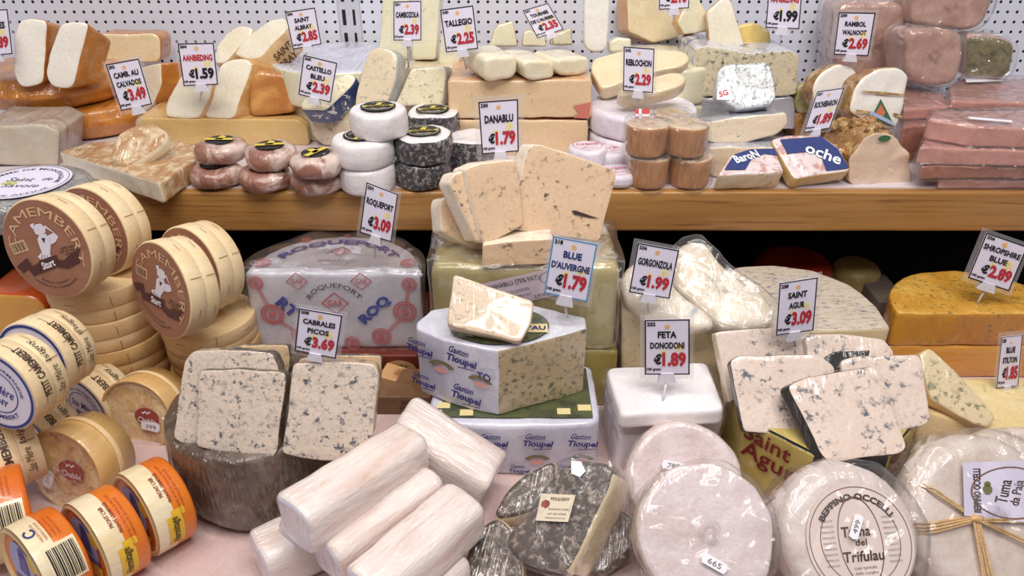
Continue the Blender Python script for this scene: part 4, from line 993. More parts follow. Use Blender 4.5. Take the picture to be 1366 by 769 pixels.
O = atZ(-38, 700, .050); orange_tub('orange tub cut by the left edge with a barcode on its side', O, .0425, .046, -54, 6, 0, 'bar')

# ---- dark red crate and slats under the roquefort
CRATE = mat('dark_red_card', (112, 44, 28), .45, var=((84, 30, 22), 20, .4, .7))
xa, xb = atY(392, 470, .77).x, atY(566, 470, .77).x
cr = boxmesh('cardboard_box', (xa, .770, 0), (xb, .93, .0395), CRATE, None, .002, True); tag(cr, 'flat dark red-brown box under the Roquefort half wheel', 'box')
a = Art(); mp = lambda u, v_: V((atY(533, 486, .77).x + u, .7692, .020 + v_)); a.fan(0, 0, .020, mp, 30, .013, 2); d = a.done('oval_label', ink('dull_tan', (176, 140, 96)), cr)
a = Art(); mp = lambda u, v_: V((atY(533, 486, .77).x + u, .7688, .020 + v_)); a.text('1021', 0, .004, .018, .005, mp, .02); a.text('TON', 0, -.004, .014, .005, mp, .02); a.done('lettering', ink('print_brown', (70, 44, 40)), d)
prism('wooden_slat_box', 'small pale wooden slat box with dark print, squeezed behind the goat logs', 'box',
      [(505, 502), (568, 522), (566, 560), (505, 560)], (535, 556, 'Y', .735), -12, 0, .03, one('slats', mat('slat_wood', (206, 158, 108), .5, var=((150, 96, 60), 24, .5, .62), stretch=(.2, 3, 1))), cr=.002, bf=.001, bb=.001, amp=.0003)

xa, xb = atY(462, 500, .70).x, atY(572, 500, .70).x
kb = boxmesh('cardboard_box', (xa, .705, 0), (xb, .762, .026), mat('kraft_dark', (128, 92, 62), .6, var=((104, 72, 46), 30, .4, .7)), None, .0015, True); tag(kb, 'low brown kraft box in front of the dark red one, beside the veined slices', 'box')
a = Art(); mp = lambda u, v_: V((xb - .022 + u, .7044, .013 + v_)); a.text('BLEU', 0, .005, .026, .006, mp, .02); a.text('PRODUIT', 0, -.004, .030, .005, mp, .02); a.done('lettering', ink('print_brown', (70, 44, 40)), kb)
# ---- Roquefort half wheel
PARCH = mat('foil_paper_white', (214, 212, 222), .35, var=((196, 194, 206), 30, .4, .7), bump=(46, .5), wrap=.35)
fc = atY(442, 362, .785)
n = 40; pts = [V((.104 * math.cos(math.pi * i / n), .104 * math.sin(math.pi * i / n))) for i in range(n + 1)]
pts, lab = outline([(p.x, p.y) for p in pts], None, .008, .006)
F = Frame(V((fc.x, .785, .147)), 0, 90)
RO, ch = solid('cheese_half', 'Roquefort half wheel in white printed foil with red and blue lettering', 'cheese', F, pts, lab, .107, one('printed_foil', PARCH), bf=.006, bb=.006, amp=.0015)
FR = Frame(V((fc.x, .785, .0935)), 0, 0)
REDP = ink('print_red', (196, 92, 100)); BLUP = ink('print_blue', (40, 58, 150))
a = Art(); mp = flat(FR, .0022)
def chain(cx, cy, r): a.ring(r * .55, r * .75, lambda x, y: mp(x + cx, y + cy), n=24); a.ring(r * .85, r, lambda x, y: mp(x + cx, y + cy), n=24); a.disc(cx, cy, r * .35, mp, 12)
for cx, cy, r in ((-.091, .042, .009), (-.078, -.002, .0145), (-.047, -.033, .012), (.091, .040, .009), (.083, .002, .0145), (.052, -.034, .012), (.015, -.044, .010), (-.016, -.044, .010)): chain(cx, cy, r)
for (x0, y0, x1, y1) in ((-.089, .033, -.082, .012), (-.070, -.013, -.055, -.025), (.089, .031, .086, .016), (.075, -.011, .061, -.026)):
    d = V((x1 - x0, y1 - y0)).normalized(); nn = V((-d.y, d.x)) * .0016
    for s in (1, -1): a.poly([(x0 + nn.x * s * .4, y0 + nn.y * s * .4), (x0 + nn.x * s * 1.2, y0 + nn.y * s * 1.2), (x1 + nn.x * s * 1.2, y1 + nn.y * s * 1.2), (x1 + nn.x * s * .4, y1 + nn.y * s * .4)], mp)
def dia(cx, cy, r, m_=None):
    for k0, k1 in ((1, .86),):
        P4 = [(0, 1), (1.1, 0), (0, -1), (-1.1, 0)]
        for i in range(4):
            j = (i + 1) % 4
            a.poly([(cx + P4[i][0] * r * k0, cy + P4[i][1] * r * k0), (cx + P4[j][0] * r * k0, cy + P4[j][1] * r * k0), (cx + P4[j][0] * r * k1, cy + P4[j][1] * r * k1), (cx + P4[i][0] * r * k1, cy + P4[i][1] * r * k1)], mp)
    a.text('GAR', cx, cy, r * 1.2, r * .55, mp, .02)
dia(0, .014, .0155); dia(-.042, .044, .012); dia(.034, .044, .012)
a.done('red_print', REDP, RO)
a = Art(); a.arc('ROQUEFORT', .036, .0075, 0, lambda x, y: mp(x, y + .002), 118); a.done('lettering', ink('print_grey', (70, 72, 84)), RO)
a = Art(); a.text('RT', -.058, .008, .028, .016, mp, .05, rot=-48); a.text('ROQ', .047, .004, .048, .016, mp, .05, rot=44); a.done('lettering', BLUP, RO)
a = Art(); mt = flat(F, .0022); a.arc('ROQUEFORT', .080, .014, 0, mt, 122, True, .04); a.done('lettering', BLUP, RO)
mp = mt; a = Art(); chain(-.088, .024, .010); chain(.088, .024, .010); chain(-.05, .086, .006); chain(.0, .099, .004); dia(0, .055, .012); a.done('red_print', REDP, RO)
a = Art(); a.text('APPELLATION', 0, .030, .045, .005, mt, 0); a.text('CONTRÔLÉE', 0, .021, .035, .004, mt, 0); a.done('lettering', GREYINK, RO)
wrap_film(RO, grow=.006, amp=.004, m=BAG, freq=28)

# ---- danablu block, its base block and fanned slices
DAN = mat('olive_yellow_block', (190, 174, 114), .35, var=((166, 148, 90), 8, .4, .7), wrap=.35)
DAN2 = mat('olive_block_low', (176, 158, 84), .35, var=((150, 132, 66), 8, .4, .7), wrap=.5)
prism('cheese_block', 'lower olive-yellow block in film beneath the Danablu block', 'cheese',
      [(576, 478), (824, 478), (826, 560), (576, 560)], (700, 478, 'Y', .725), 0, 0, .13, one('paste', DAN2), bf=.004, cr=.004) if False else None
xa, xb = atY(578, 470, .722).x, atY(822, 470, .722).x
F = Frame(V(((xa + xb) / 2 + .003, .722, .0785)), 0, 90); hw = (xb - xa) / 2
pts, lab = outline([(-hw, 0), (hw, 0), (hw, .13), (-hw, .13)], None, .008)
solid('cheese_block', 'lower olive-yellow block in film beneath the Danablu block', 'cheese', F, pts, lab, .0785, one('paste', DAN2), bf=.005, bb=.004, amp=.001)
F = Frame(V(((xa + xb) / 2, .725, .187)), 0, 90); hw -= .002
pts, lab = outline([(-hw, 0), (hw, 0), (hw, .115), (-hw, .115)], None, .010)
DB, ch = solid('cheese_block', 'big olive-yellow Danablu block in film carrying the fanned slices', 'cheese', F, pts, lab, .108, one('paste', DAN), bf=.009, bb=.004, amp=.0012)
FD = Frame(V(((xa + xb) / 2, .725, .133)), 0, 0)
q = [FD.pt(*FD.hit(*p), .0024) for p in ((640, 378), (738, 356), (744, 392), (668, 410))]; qm = quadmap(q)
a = Art(); a.grid(0, 1, 0, 1, qm(0), 1, 1); d = a.done('paper_label', ink('lilac_paper', (206, 186, 196)), DB)
a = Art(); m_ = qm(.0005); a.text('DANABLU (75% FAT)', .42, .78, .72, .22, m_, .02); a.text('FROMAGE DU DANEMARK', .35, .48, .5, .12, m_, 0); a.text('INGREDIENTS MILK SALT', .35, .28, .5, .10, m_, 0); a.text('1,998 KG', .78, .12, .3, .14, m_, .02); a.ring(.10, .115, lambda x, y: m_(x * 1.0 + .9, y * 1.8 + .72), n=24); a.done('lettering', ink('print_grey', (70, 72, 84)), d)
wrap_film(DB, grow=.005, amp=.004, m=BAG, freq=30)
DSL = mat('danablu_paste', (226, 193, 158), .45, veins=((72, 64, 54), 120, .56, .62, .54), veins2=((168, 138, 104), 240, .62, .68, .5), bump=(150, .25), wrap=.1)
DSIDE = mat('danablu_rind', (242, 226, 206), .45, veins=((150, 142, 130), 100, .62, .7, .55), wrap=.4)
g6 = 'Danablu slices fanned on the olive block'
D = fs(DSL, DSIDE, 'cut_face', 'rind')
prism('cheese_slice', 'thick flat slice lying under the fanned Danablu slices', 'cheese', [(643, 327), (690, 322), (737, 319), (740, 352), (643, 357)], (690, 356, 'Z', .1895), 0, 4, .055, fs(DSL, DSIDE), group=g6, cr=.003, bf=.002)
o, ch, F = prism('cheese_slice', 'big square Danablu slice at the front right of the fan', 'cheese', [(709, 192), (722, 192), (818, 227), (823, 234), (800, 322), (738, 316), (684, 305), (681, 294), (705, 200)], (740, 312, 'Z', .2150), 6, 22, .024, D, shear=(-.012, .002), group=g6, cr=.005, bf=.002)
a = Art(); a.poly([F.hit(*p) for p in ((762, 281), (768, 281), (785, 287), (800, 292), (784, 290), (766, 286))], flat(F, .0014)); a.done('dark_crack', ink('crack', (60, 44, 36)), o)
prism('cheese_slice', 'second Danablu slice of the fan with a dense dark vein patch', 'cheese', [(620, 226), (640, 218), (690, 212), (700, 300), (650, 327), (642, 318), (628, 265)], (650, 322, 'Z', .2150), 14, 22, .022, D, shear=(-.012, .002), group=g6, cr=.004, bf=.002)
prism('cheese_slice', 'third Danablu slice, mostly showing its pale side', 'cheese', [(599, 244), (605, 231), (622, 227), (660, 240), (670, 322), (636, 323)], (640, 322, 'Z', .2140), 18, 24, .020, D, shear=(-.010, .001), group=g6, cr=.003, bf=.002)
prism('cheese_slice', 'leftmost low Danablu slice of the fan', 'cheese', [(587, 275), (590, 265), (602, 262), (640, 290), (650, 332), (634, 334), (590, 309)], (630, 332, 'Z', .1900), 20, 26, .022, D, shear=(-.008, .001), group=g6, cr=.003, bf=.002)

# ---- Gaston half wheels
GPAP = mat('print_foil_lilac', (206, 204, 222), .35, var=((222, 220, 234), 20, .4, .7), bump=(36, .35), wrap=.3)
GDARK = mat('label_dark_green', (84, 92, 56), .45, var=((58, 66, 44), 40, .45, .6), wrap=.25)
GCUT = mat('auvergne_cut', (196, 174, 138), .45, veins=((96, 98, 74), 120, .54, .62, .42), veins2=((140, 136, 104), 240, .6, .7, .5), bump=(130, .4), wrap=.12)
VIO = ink('violet', (52, 48, 128))
def gaston_text(a, mp, x, y, k, rot=0):
    k *= 1.15
    a.text('Gaston', x - .002 * k, y + .008 * k, .021 * k, .0075 * k, mp, .02, .25, rot); a.text('Tioupel', x, y - .003 * k, .032 * k, .0105 * k, mp, .035, .15, rot); a.poly([(x - .004 * k, y - .0105 * k), (x + .015 * k, y - .0095 * k), (x + .015 * k, y - .0085 * k), (x - .004 * k, y - .0095 * k)], mp)
def gaston_arch(a, b, mp, x, y, k):
    a.ring(.008 * k, .014 * k, lambda p, q: mp(p * 1.1 + x, q * .7 + y), 20, 160, 16); b.disc(x, y - .001 * k, .008 * k, mp, 16, .0035 * k)
# lower
x0, x1 = atY(572, 560, .623).x, atY(800, 560, .623).x; xm = (x0 + x1) / 2; hw = (x1 - x0) / 2
F = Frame(V((xm, .606, .067)), 0, 90)
poly = [(-hw, .012), (-hw * .8, .003), (-hw * .4, -.001), (0, -.002), (hw * .5, -.001), (hw * .9, .002), (hw, .012), (hw, .104), (-hw, .104)]
pts, lab = outline(poly, None, .008)
GL, ch = solid('cheese_half', 'lower blue cheese in violet-printed foil with a front full of lettering', 'cheese', F, pts, lab, .067, one('printed_foil', GPAP), bf=.006, bb=.004, amp=.0014)
par = GL
Fq = Frame(V((xm, .6045, .036)), 0, 0); mp = flat(Fq, .0036)
a = Art(); b = Art(); c_ = Art()
for i in range(4): gaston_text(a, mp, -.069 + .0465 * i, .012, .85, -3); gaston_arch(c_, b, mp, -.047 + .0465 * i - .022, -.014, .95)
for i in range(3): gaston_text(a, mp, -.045 + .05 * i, -.026, .6, -3)
a.done('lettering', VIO, par); b.done('pink_print', ink('pink_print', (222, 164, 164)), par); c_.done('arch_print', ink('arch_olive', (128, 116, 84)), par)
mt = flat(F, .0016); a = Art(); a.grid(-hw + .014, hw - .008, .010, .098, mt, 8, 5); a.done('green_label', GDARK, par)
mt = flat(F, .002); a = Art()
for x, y in ((-.05, .018), (.052, .020), (.074, .026), (-.075, .03)): a.grid(x - .007, x + .007, y - .005, y + .005, mt, 2, 2)
a.done('cream_print', ink('cream_print', (222, 206, 150)), par)
# upper: quarter-like half with its cut side to the right front
z1 = .150
C0 = atZ(665, 469, z1); CR = atZ(783, 439, z1); CL = atZ(555, 438, z1)
O = C0.copy(); F = Frame(O, 0, 90)
loc = lambda P: F.loc(P)[:2]
l, r_ = V(loc(CL)), V(loc(CR))
poly = [(0, 0), tuple(r_), (r_.x + .000, r_.y + .022), (.03, .092), (-.03, .094), (-.075, .078), (l.x - .001, l.y + .012), tuple(l), tuple(l * .62 + V((-.004, -.005))), tuple(l * .30 + V((-.002, -.004)))]
pts, lab = outline(poly, ['c', 's', 's', 's', 's', 's', 's', 's', 's', 's'], .003, .004)
GU, ch = solid('cheese_half', 'upper blue cheese in violet-printed foil with a wide speckled cut side', 'cheese', F, pts, lab, .0815, {'f': ('foil_top', FOILB2 if False else mat('foil_top_lilac', (212, 212, 226), .3, bump=(40, .5), wrap=.4)), 's': ('printed_foil', GPAP), 'c': ('cut_face', GCUT)}, bf=.003, bb=.003, amp=.0012)
dl = (V((l.x, l.y)) ); ul = (F.pt(*l) - F.pt(0, 0)); 
yawL = math.degrees(math.atan2(ul.y, ul.x)) + 180
Fl = Frame(F.pt(l.x / 2, l.y / 2, -.044) , yawL, 0); mp = flat(Fl, .0062)
a = Art(); b = Art(); c_ = Art()
gaston_text(a, mp, -.042, .024, .85, -4); gaston_text(a, mp, .008, .026, .95, -4); gaston_text(a, mp, -.040, -.018, .8, -4); gaston_text(a, mp, .012, -.020, .95, -4); a.text('TO', .034, .012, .016, .010, mp, .03)
gaston_arch(c_, b, mp, -.016, .006, 1.1); gaston_arch(c_, b, mp, .030, .002, 1.0)
a.done('lettering', VIO, GU); b.done('pink_print', ink('pink_print', (222, 164, 164)), GU); c_.done('arch_print', ink('arch_olive', (128, 116, 84)), GU)
mt = flat(F, .0024); a = Art(); a.fan(.0, .045, .052, mt, 40, .036, 4); d = a.done('round_label', GDARK, GU)
mt = flat(F, .003); a = Art(); a.grid(.022, .050, .030, .046, mt, 3, 2); e = a.done('cream_panel', ink('cream_print', (222, 206, 150)), d); a = Art(); a.text("D'AU", .036, .038, .024, .008, flat(F, .0035), .03); a.done('lettering', NAVY, e)
a = Art(); a.poly([(.002, .016), (.020, .018), (.018, .034), (.006, .036), (-.004, .028)], mt); a.done('cow_print', ink('cow_brown', (176, 112, 66)), d)
prism('cheese_slice', 'pale speckled slice lying tilted on top of the printed blue cheese', 'cheese', [(605, 366), (616, 369), (712, 402), (709, 431), (696, 455), (690, 457), (596, 434), (600, 403)], (650, 449, 'Z', .163), 2, 46, .020, fs(mat('auvergne_slice', (218, 194, 166), .45, veins=((140, 128, 90), 150, .58, .66, .48), bump=(150, .3), wrap=.1), mat('auvergne_edge', (232, 204, 178), .45)), cr=.005, bf=.002)

# ---- cabrales wheel and slices
DFOIL = mat('dark_foil_rind', (84, 66, 56), .35, var=((132, 112, 100), 30, .45, .75), veins=((62, 50, 46), 60, .52, .64, .5), bump=(70, 1.0), wrap=1.0, wscale=60)
P = atZ(332, 560, .098)
o, ch, F = wheel('round_cheese', 'big dark grey-brown wheel in shiny film carrying the grey-veined slices', 'cheese', V((P.x, .605, .100)), .0890, .100, one('rind', DFOIL), bf=.008, bb=.022, bulge=.002, amp=.0022, freq=30)
CAB = mat('cabrales_paste', (222, 203, 186), .5, veins=((82, 86, 96), 150, .55, .61, .46), veins2=((156, 152, 148), 260, .57, .66, .47), bump=(130, .5), wrap=.12)
CABR = mat('cabrales_rind', (206, 176, 138), .5, veins=((70, 66, 66), 70, .56, .62, .5), bump=(90, .4), wrap=.4)
CABD = mat('cabrales_dark_side', (92, 84, 76), .55, var=((180, 160, 130), 50, .5, .65), bump=(90, .5))
g7 = 'grey-veined Cabrales slices on the dark wheel'
prism('cheese_slice', 'grey-veined slice standing at the front left of the dark wheel', 'cheese', [(264, 500), (268, 494), (322, 492), (378, 497), (382, 504), (368, 608), (352, 615), (300, 606), (262, 597)], (310, 604, 'Z', .0995), -4, 26, .016, {'f': ('cut_face', CAB), 's': ('rind', CABD)}, cr=.005, bf=.002, group=g7)
prism('cheese_slice', 'grey-veined slice behind the front left one, showing its left strip and top', 'cheese', [(231, 583), (246, 481), (256, 469), (300, 466), (362, 470), (372, 492), (365, 580), (300, 600), (240, 592)], (285, 592, 'Z', .100), -4, 26, .018, {'f': ('cut_face', CAB), 's': ('rind', CABD)}, cr=.005, bf=.002, group=g7)
prism('cheese_slice', 'grey-veined slice on the right of the dark wheel under the Cabrales tag', 'cheese', [(376, 606), (383, 558), (389, 500), (391, 486), (440, 482), (501, 486), (506, 500), (497, 583), (449, 617), (399, 612)], (440, 612, 'Z', .0995), 4, 26, .020, {'f': ('cut_face', CAB), 's': ('rind', CABR)}, cr=.005, bf=.002, group=g7)
prism('cheese_slice', 'tan-edged slice tucked behind the left pair of veined slices', 'cheese', [(298, 466), (320, 461), (384, 461), (387, 478), (384, 500), (300, 560)], (340, 540, 'Z', .115), -4, 26, .014, {'f': ('cut_face', CABR), 's': ('rind', CABD)}, cr=.004, bf=.002, group=g7)
prism('cheese_slice', 'tan-edged slice behind the right veined slice', 'cheese', [(398, 480), (430, 473), (509, 475), (508, 500), (500, 560), (400, 560)], (450, 545, 'Z', .115), 4, 26, .014, {'f': ('cut_face', CABR), 's': ('rind', CABD)}, cr=.004, bf=.002, group=g7)

# ---- white goat logs
LOGM = mat('white_log_rind', (242, 228, 222), .4, var=((224, 196, 184), 36, .45, .75), veins=((196, 160, 128), 70, .60, .70, .55), bump=(70, .9), wrap=.6, stretch=(1.6, 1.6, .35))
LOGE = mat('log_end', (216, 214, 232), .35, var=((236, 230, 236), 30, .4, .7), bump=(60, .3), wrap=.3)
def log(p0, z0, p1, z1, r, label, sq=.52):
    A_, B_ = atZ(p0[0], p0[1], z0), atZ(p1[0], p1[1], z1)
    w = (A_ - B_).normalized(); F = Frame(A_); F.w = w; u = w.cross(V((0, 0, 1))).normalized() * -1; F.u = u; F.v = w.cross(u)
    n = 40; pts = []
    for i in range(n):
        g = 2 * math.pi * i / n; c, s = math.cos(g), math.sin(g)
        k = (abs(c) ** (2 / sq) + abs(s) ** (2 / sq)) ** (-sq / 2) if sq < 1 else 1
        pts.append(V((c * r * k, s * r * k)))
    o, ch = solid('goat_log', label, 'cheese', F, pts, ['s'] * n, (A_ - B_).length, {'f': ('end_face', LOGE), 's': ('rind', LOGM)}, bf=.006, bb=.008, amp=.0016, cuts=9, group='white goat cheese logs in a pile')
    return o
log((655, 645), .034, (530, 566), .078, .0285, 'white goat log lying crosswise at the back of the log pile')
log((391, 702), .096, (553, 596), .093, .0240, 'topmost white goat log at the left of the pile')
log((434, 748), .058, (574, 642), .066, .0235, 'middle white goat log of the slanting row')
log((487, 800), .056, (625, 676), .066, .0245, 'nearest white goat log of the slanting row, running out of the picture')
log((345, 752), .026, (480, 690), .0255, .0255, 'white goat log at the bottom left, end in clear film')
log((385, 722), .047, (500, 640), .050, .0160, 'narrow white goat log squeezed under the topmost one')
log((560, 800), .0225, (608, 752), .0225, .0215, 'short white goat log at the bottom edge right of the row')

# ---- ash-coated wedges in film
ASHW = mat('ash_coat_brown', (84, 70, 62), .45, var=((166, 148, 136), 170, .5, .64), veins=((44, 34, 30), 120, .54, .64, .5), bump=(70, .8), wrap=1.0, wscale=36)
IV2 = mat('ivory_cut', (244, 228, 188), .4, var=((236, 214, 166), 20, .4, .8), veins=((110, 96, 60), 60, .7, .73, .6), wrap=.3)
o, ch, F = prism('ash_cheese', 'ash-coated half cheese in film with an ivory cut side, label on top', 'cheese',
      [(672, 716), (700, 690), (720, 655), (745, 622), (768, 613), (812, 617), (820, 630), (806, 668), (780, 722), (757, 766), (700, 755), (676, 735)], (745, 690, 'Z', .070), -40, 50, .056,
      {'f': ('rind', ASHW), 's': ('rind', ASHW), 'c': ('cut_face', IV2)}, labels=['s'] * 6 + ['c'] * 3 + ['s'] * 3, cr=.007, bf=.007, bb=.006, amp=.0016)
FA = F
a = Art(); q = [F.pt(*F.hit(*p), .004) for p in ((724, 660), (770, 662), (760, 698), (717, 696))]; qm = quadmap(q); a.grid(0, 1, 0, 1, qm(0), 1, 1); d = a.done('paper_label', ink('beige_paper', (226, 212, 188)), o)
a = Art(); m_ = qm(.0004); a.text('POULIGNY', .6, .82, .55, .12, m_, .02); a.text('FROMAGE DE CHÈVRE', .62, .45, .6, .08, m_, 0); a.text('LAIT CRU AFFINÉ', .6, .28, .55, .08, m_, 0); a.text('FABRIQUÉ EN FRANCE', .58, .12, .6, .07, m_, 0); a.done('lettering', ink('print_brown', (70, 44, 40)), d)
a = Art(); a.disc(.2, .62, .13, m_, 14, .15); a.done('seal', ink('seal_red', (150, 70, 60)), d)
a = Art(); c = F.hit(771, 627); a.poly([(c[0] + x, c[1] + y) for x, y in ((-.008, .004), (.001, .0075), (.009, .002), (.007, -.005), (-.002, -.006))], flat(F, .0045)); a.done('price_sticker', WHITE, o)
wrap_film(o, grow=.003, amp=.003, m=FILM)
prism('ash_cheese', 'greyish wrapped ash cheese low at the left of the labelled one', 'cheese',
      [(618, 750), (632, 706), (664, 688), (690, 712), (700, 760), (694, 800), (626, 800)], (655, 745, 'Z', .030), -16, 62, .026, {'f': ('rind', ASHW), 's': ('paste', IV2)}, cr=.01, bf=.006, amp=.002)
prism('ash_cheese', 'grey-brown ash cheese half hidden behind the labelled one', 'cheese',
      [(656, 694), (676, 652), (702, 628), (746, 614), (740, 650), (704, 690)], (700, 660, 'Z', .036), -16, 62, .028, {'f': ('rind', ASHW), 's': ('paste', IV2)}, cr=.01, bf=.006, amp=.002)
prism('ash_cheese', 'ash-coated cheese peeking out right of the ivory cut side', 'cheese',
      [(800, 690), (822, 676), (845, 690), (851, 720), (836, 748), (800, 775), (780, 770)], (820, 725, 'Z', .028), -10, 60, .020, one('rind', ASHW), cr=.01, bf=.006, amp=.002)

# ---- feta block and pack
FET = mat('feta_white', (248, 243, 246), .45, var=((240, 232, 236), 14, .4, .8), bump=(30, .35))
o, ch, F = prism('feta_block', 'smooth white feta block on top, with the Feta tag pinned in it', 'cheese', [(809, 490), (944, 483), (968, 547), (828, 553)], (828, 553, 'Z', .0885), 0, 90, .0195, one('feta', FET), bf=.005, bb=.004, cr=.008, amp=.0012)
o, ch, F = prism('feta_block', 'film-wrapped white feta pack under the smooth block', 'cheese', [(806, 498), (950, 492), (966, 556), (826, 564)], (826, 564, 'Z', .0685), 0, 90, .0685, one('feta', mat('feta_wrapped', (240, 234, 240), .4, var=((226, 216, 226), 20, .4, .7), wrap=.6)), bf=.006, bb=.004, cr=.008, amp=.0016)
wrap_film(o, grow=.004, amp=.004, m=FILM)
# ---- white rounds
WR = mat('white_round_rind', (232, 216, 210), .45, var=((206, 176, 156), 46, .45, .7), bump=(90, 1.0), wrap=.7, wscale=30)
WR2 = mat('white_round_face', (234, 218, 220), .4, var=((214, 190, 186), 34, .4, .75), bump=(60, .8), wrap=1.0, wscale=34)
def sticker(F, px, py, parent, w=.011, rot=0, txt='665', off=.0045):
    c = F.hit(px, py); a = Art(); a.poly([(-w, -w * .42), (w, -w * .42), (w * 1.15, 0), (w, w * .42), (-w, w * .42), (-w * 1.15, 0)], flat(F, off, c[0], c[1], rot)); d = a.done('price_sticker', WHITE, parent)
    a = Art(); a.text(txt, 0, 0, w * 1.2, w * .45, flat(F, off + .0005, c[0], c[1], rot), 0); a.done('lettering', GREYINK, d)
o, ch, F = wheel('cheese_round', 'white film-wrapped round leaning behind the larger one, below the feta', 'cheese', atY(915, 640, .545), .0575, .030, {'f': ('face', WR2), 's': ('rind', WR)}, yaw=4, lean=44, bf=.009, bb=.006, amp=.0022, dome=-.006, group='white rounds in film')
sticker(F, 897, 622, o, .010, -12, '788')
o, ch, F = wheel('cheese_round', 'large white film-wrapped round in front with a price sticker low on its face', 'cheese', atY(944, 713, .452), .0590, .034, {'f': ('face', WR2), 's': ('rind', WR)}, yaw=4, lean=48, bf=.006, bb=.006, amp=.002, dome=-.001, group='white rounds in film')
sticker(F, 951, 752, o, .010, -32, '665')
wrap_film(o, grow=.003, amp=.0025, m=FILM)

# ---- gorgonzola
GW = mat('gorgonzola_wrap', (240, 228, 210), .4, var=((222, 206, 178), 20, .4, .75), veins=((170, 176, 186), 60, .56, .66, .55), wrap=.7)
GCR = mat('gorgonzola_paste', (232, 212, 172), .42, veins=((128, 128, 104), 90, .62, .68, .5), wrap=.4)
o, ch, F = prism('cheese_wedge', 'film-wrapped gorgonzola wedge right of the Gorgonzola tag, sloping down to the right', 'cheese',
      [(898, 336), (912, 322), (932, 318), (946, 328), (974, 362), (1018, 389), (1038, 411), (1030, 436), (967, 440), (953, 426), (923, 403), (902, 382)], (965, 425, 'Z', .128), 0, 54, .026, one('rind', GW), bf=.012, bb=.01, cr=.012, amp=.003)
wrap_film(o, grow=.004, amp=.004)
o, ch, F = prism('cheese_wedge', 'film-wrapped gorgonzola wedge under the Gorgonzola tag', 'cheese',
      [(824, 374), (840, 348), (868, 340), (906, 386), (951, 421), (955, 436), (930, 440), (862, 422), (836, 404)], (890, 424, 'Z', .136), 0, 54, .026, one('rind', GW), bf=.012, bb=.01, cr=.012, amp=.003)
prism('cheese_block', 'upright gorgonzola block with a cream front behind the feta', 'cheese',
      [(829, 412), (890, 420), (958, 436), (964, 545), (829, 540)], (895, 430, 'Y', .735), 0, 2, .08, fs(GCR, GW), cr=.005, bf=.004)
# ---- large mottled half wheel behind
MOT = mat('mottled_blue_top', (216, 202, 184), .5, veins=((104, 110, 128), 120, .55, .66, .46), veins2=((150, 128, 104), 200, .55, .65, .5), bump=(80, .6), stretch=(.5, 1.4, 1))
o, ch, F = prism('cheese_half', 'large half wheel with a grey-blue mottled top, under the shelf right of the gorgonzola', 'cheese',
      [(940, 420), (952, 385), (980, 356), (1030, 353), (1085, 360), (1135, 380), (1170, 408), (1189, 438), (1110, 441), (960, 441)], (1110, 441, 'Z', .100), 0, 90, .10,
      {'f': ('rind', MOT), 's': ('rind', MOT), 'c': ('cut_face', GCR)}, labels=['s'] * 7 + ['c', 'c', 's'], cr=.006, bf=.004, amp=.001)

# ---- Saint Agur octagonal wheel and slices
AGR = mat('agur_gold', (206, 184, 104), .35, var=((184, 160, 82), 20, .4, .7), bump=(30, .25), wrap=.6); AGB = mat('agur_black', (34, 36, 34), .4, wrap=.6)
oc = V((.318, .622, .088)); F = Frame(oc, 0, 90)
pts8 = [(.092 * math.cos(R(22.5 + 45 * i)), .092 * math.sin(R(22.5 + 45 * i))) for i in range(8)]
labs = ['s'] * 8
for i in range(8):
    m_ang = 45 * (i + 1) % 360
    if m_ang in (270,): labs[i] = 'k'
pts, lab = outline(pts8, labs, .003)
SA, ch = solid('round_cheese', 'octagonal gold and black wheel with red Saint Agur lettering under the slices', 'cheese', F, pts, lab, .088, {'f': ('black_top', AGB), 's': ('gold_paper', AGR), 'k': ('black_band', AGB)}, bf=.003, bb=.003, amp=.0008)
a = Art()
ap = .092 * math.cos(R(22.5))
AGRED = ink('agur_red', (124, 30, 34))
for ang, k in ((225, 1.0), (315, .9)):
    nx, ny = math.cos(R(ang)), math.sin(R(ang))
    O2 = F.pt(ap * nx, ap * ny, -.044); Fs = Frame(O2, math.degrees(math.atan2(nx, -ny)), 0); mp = flat(Fs, .0016)
    a.text('Saint', -.010, .032, .050 * k, .018, mp, .015, rot=-4); a.text('Agur', -.006, .009, .058 * k, .026, mp, .015, rot=-4)
a.done('lettering', AGRED, SA)
mt = flat(F, .0016); a = Art()
for i0 in (4, 6): pass
for ang in (225, 315):
    g = [(.089 * math.cos(R(ang + s)), .089 * math.sin(R(ang + s))) for s in (-22, 22)]; a.poly([g[0], g[1], (g[1][0] * .62, g[1][1] * .62), (g[0][0] * .62, g[0][1] * .62)], mt)
a.done('gold_corner', AGR, SA)
AG = mat('agur_paste', (230, 209, 195), .42, veins=((92, 96, 108), 95, .56, .63, .48), veins2=((190, 176, 160), 200, .6, .68, .5), bump=(150, .3), wrap=.15)
AGS = mat('agur_side', (238, 222, 198), .45, veins=((120, 122, 120), 80, .58, .66, .5), wrap=.4)
g8 = 'Saint Agur slices on the octagonal wheel'
def agur(label, face, anc, yaw, lean, depth, sm=AGB, **kw):
    return prism('cheese_slice', label, 'cheese', face, anc, yaw, lean, depth, {'f': ('cut_face', AG), 's': ('rind', sm)}, cr=.005, bf=.002, group=g8, **kw)
agur('Saint Agur slice at the top left under the Saint Agur tag', [(953, 443), (1035, 437), (1080, 442), (1086, 474), (1010, 500), (972, 540), (966, 500)], (1000, 478, 'Y', .655), 4, 40, .018, AGS)
agur('Saint Agur slice lying at the top right with a black rind patch', [(1073, 448), (1120, 445), (1178, 452), (1193, 470), (1190, 482), (1130, 500), (1080, 490)], (1130, 470, 'Y', .655), 0, 46, .020, AGS)
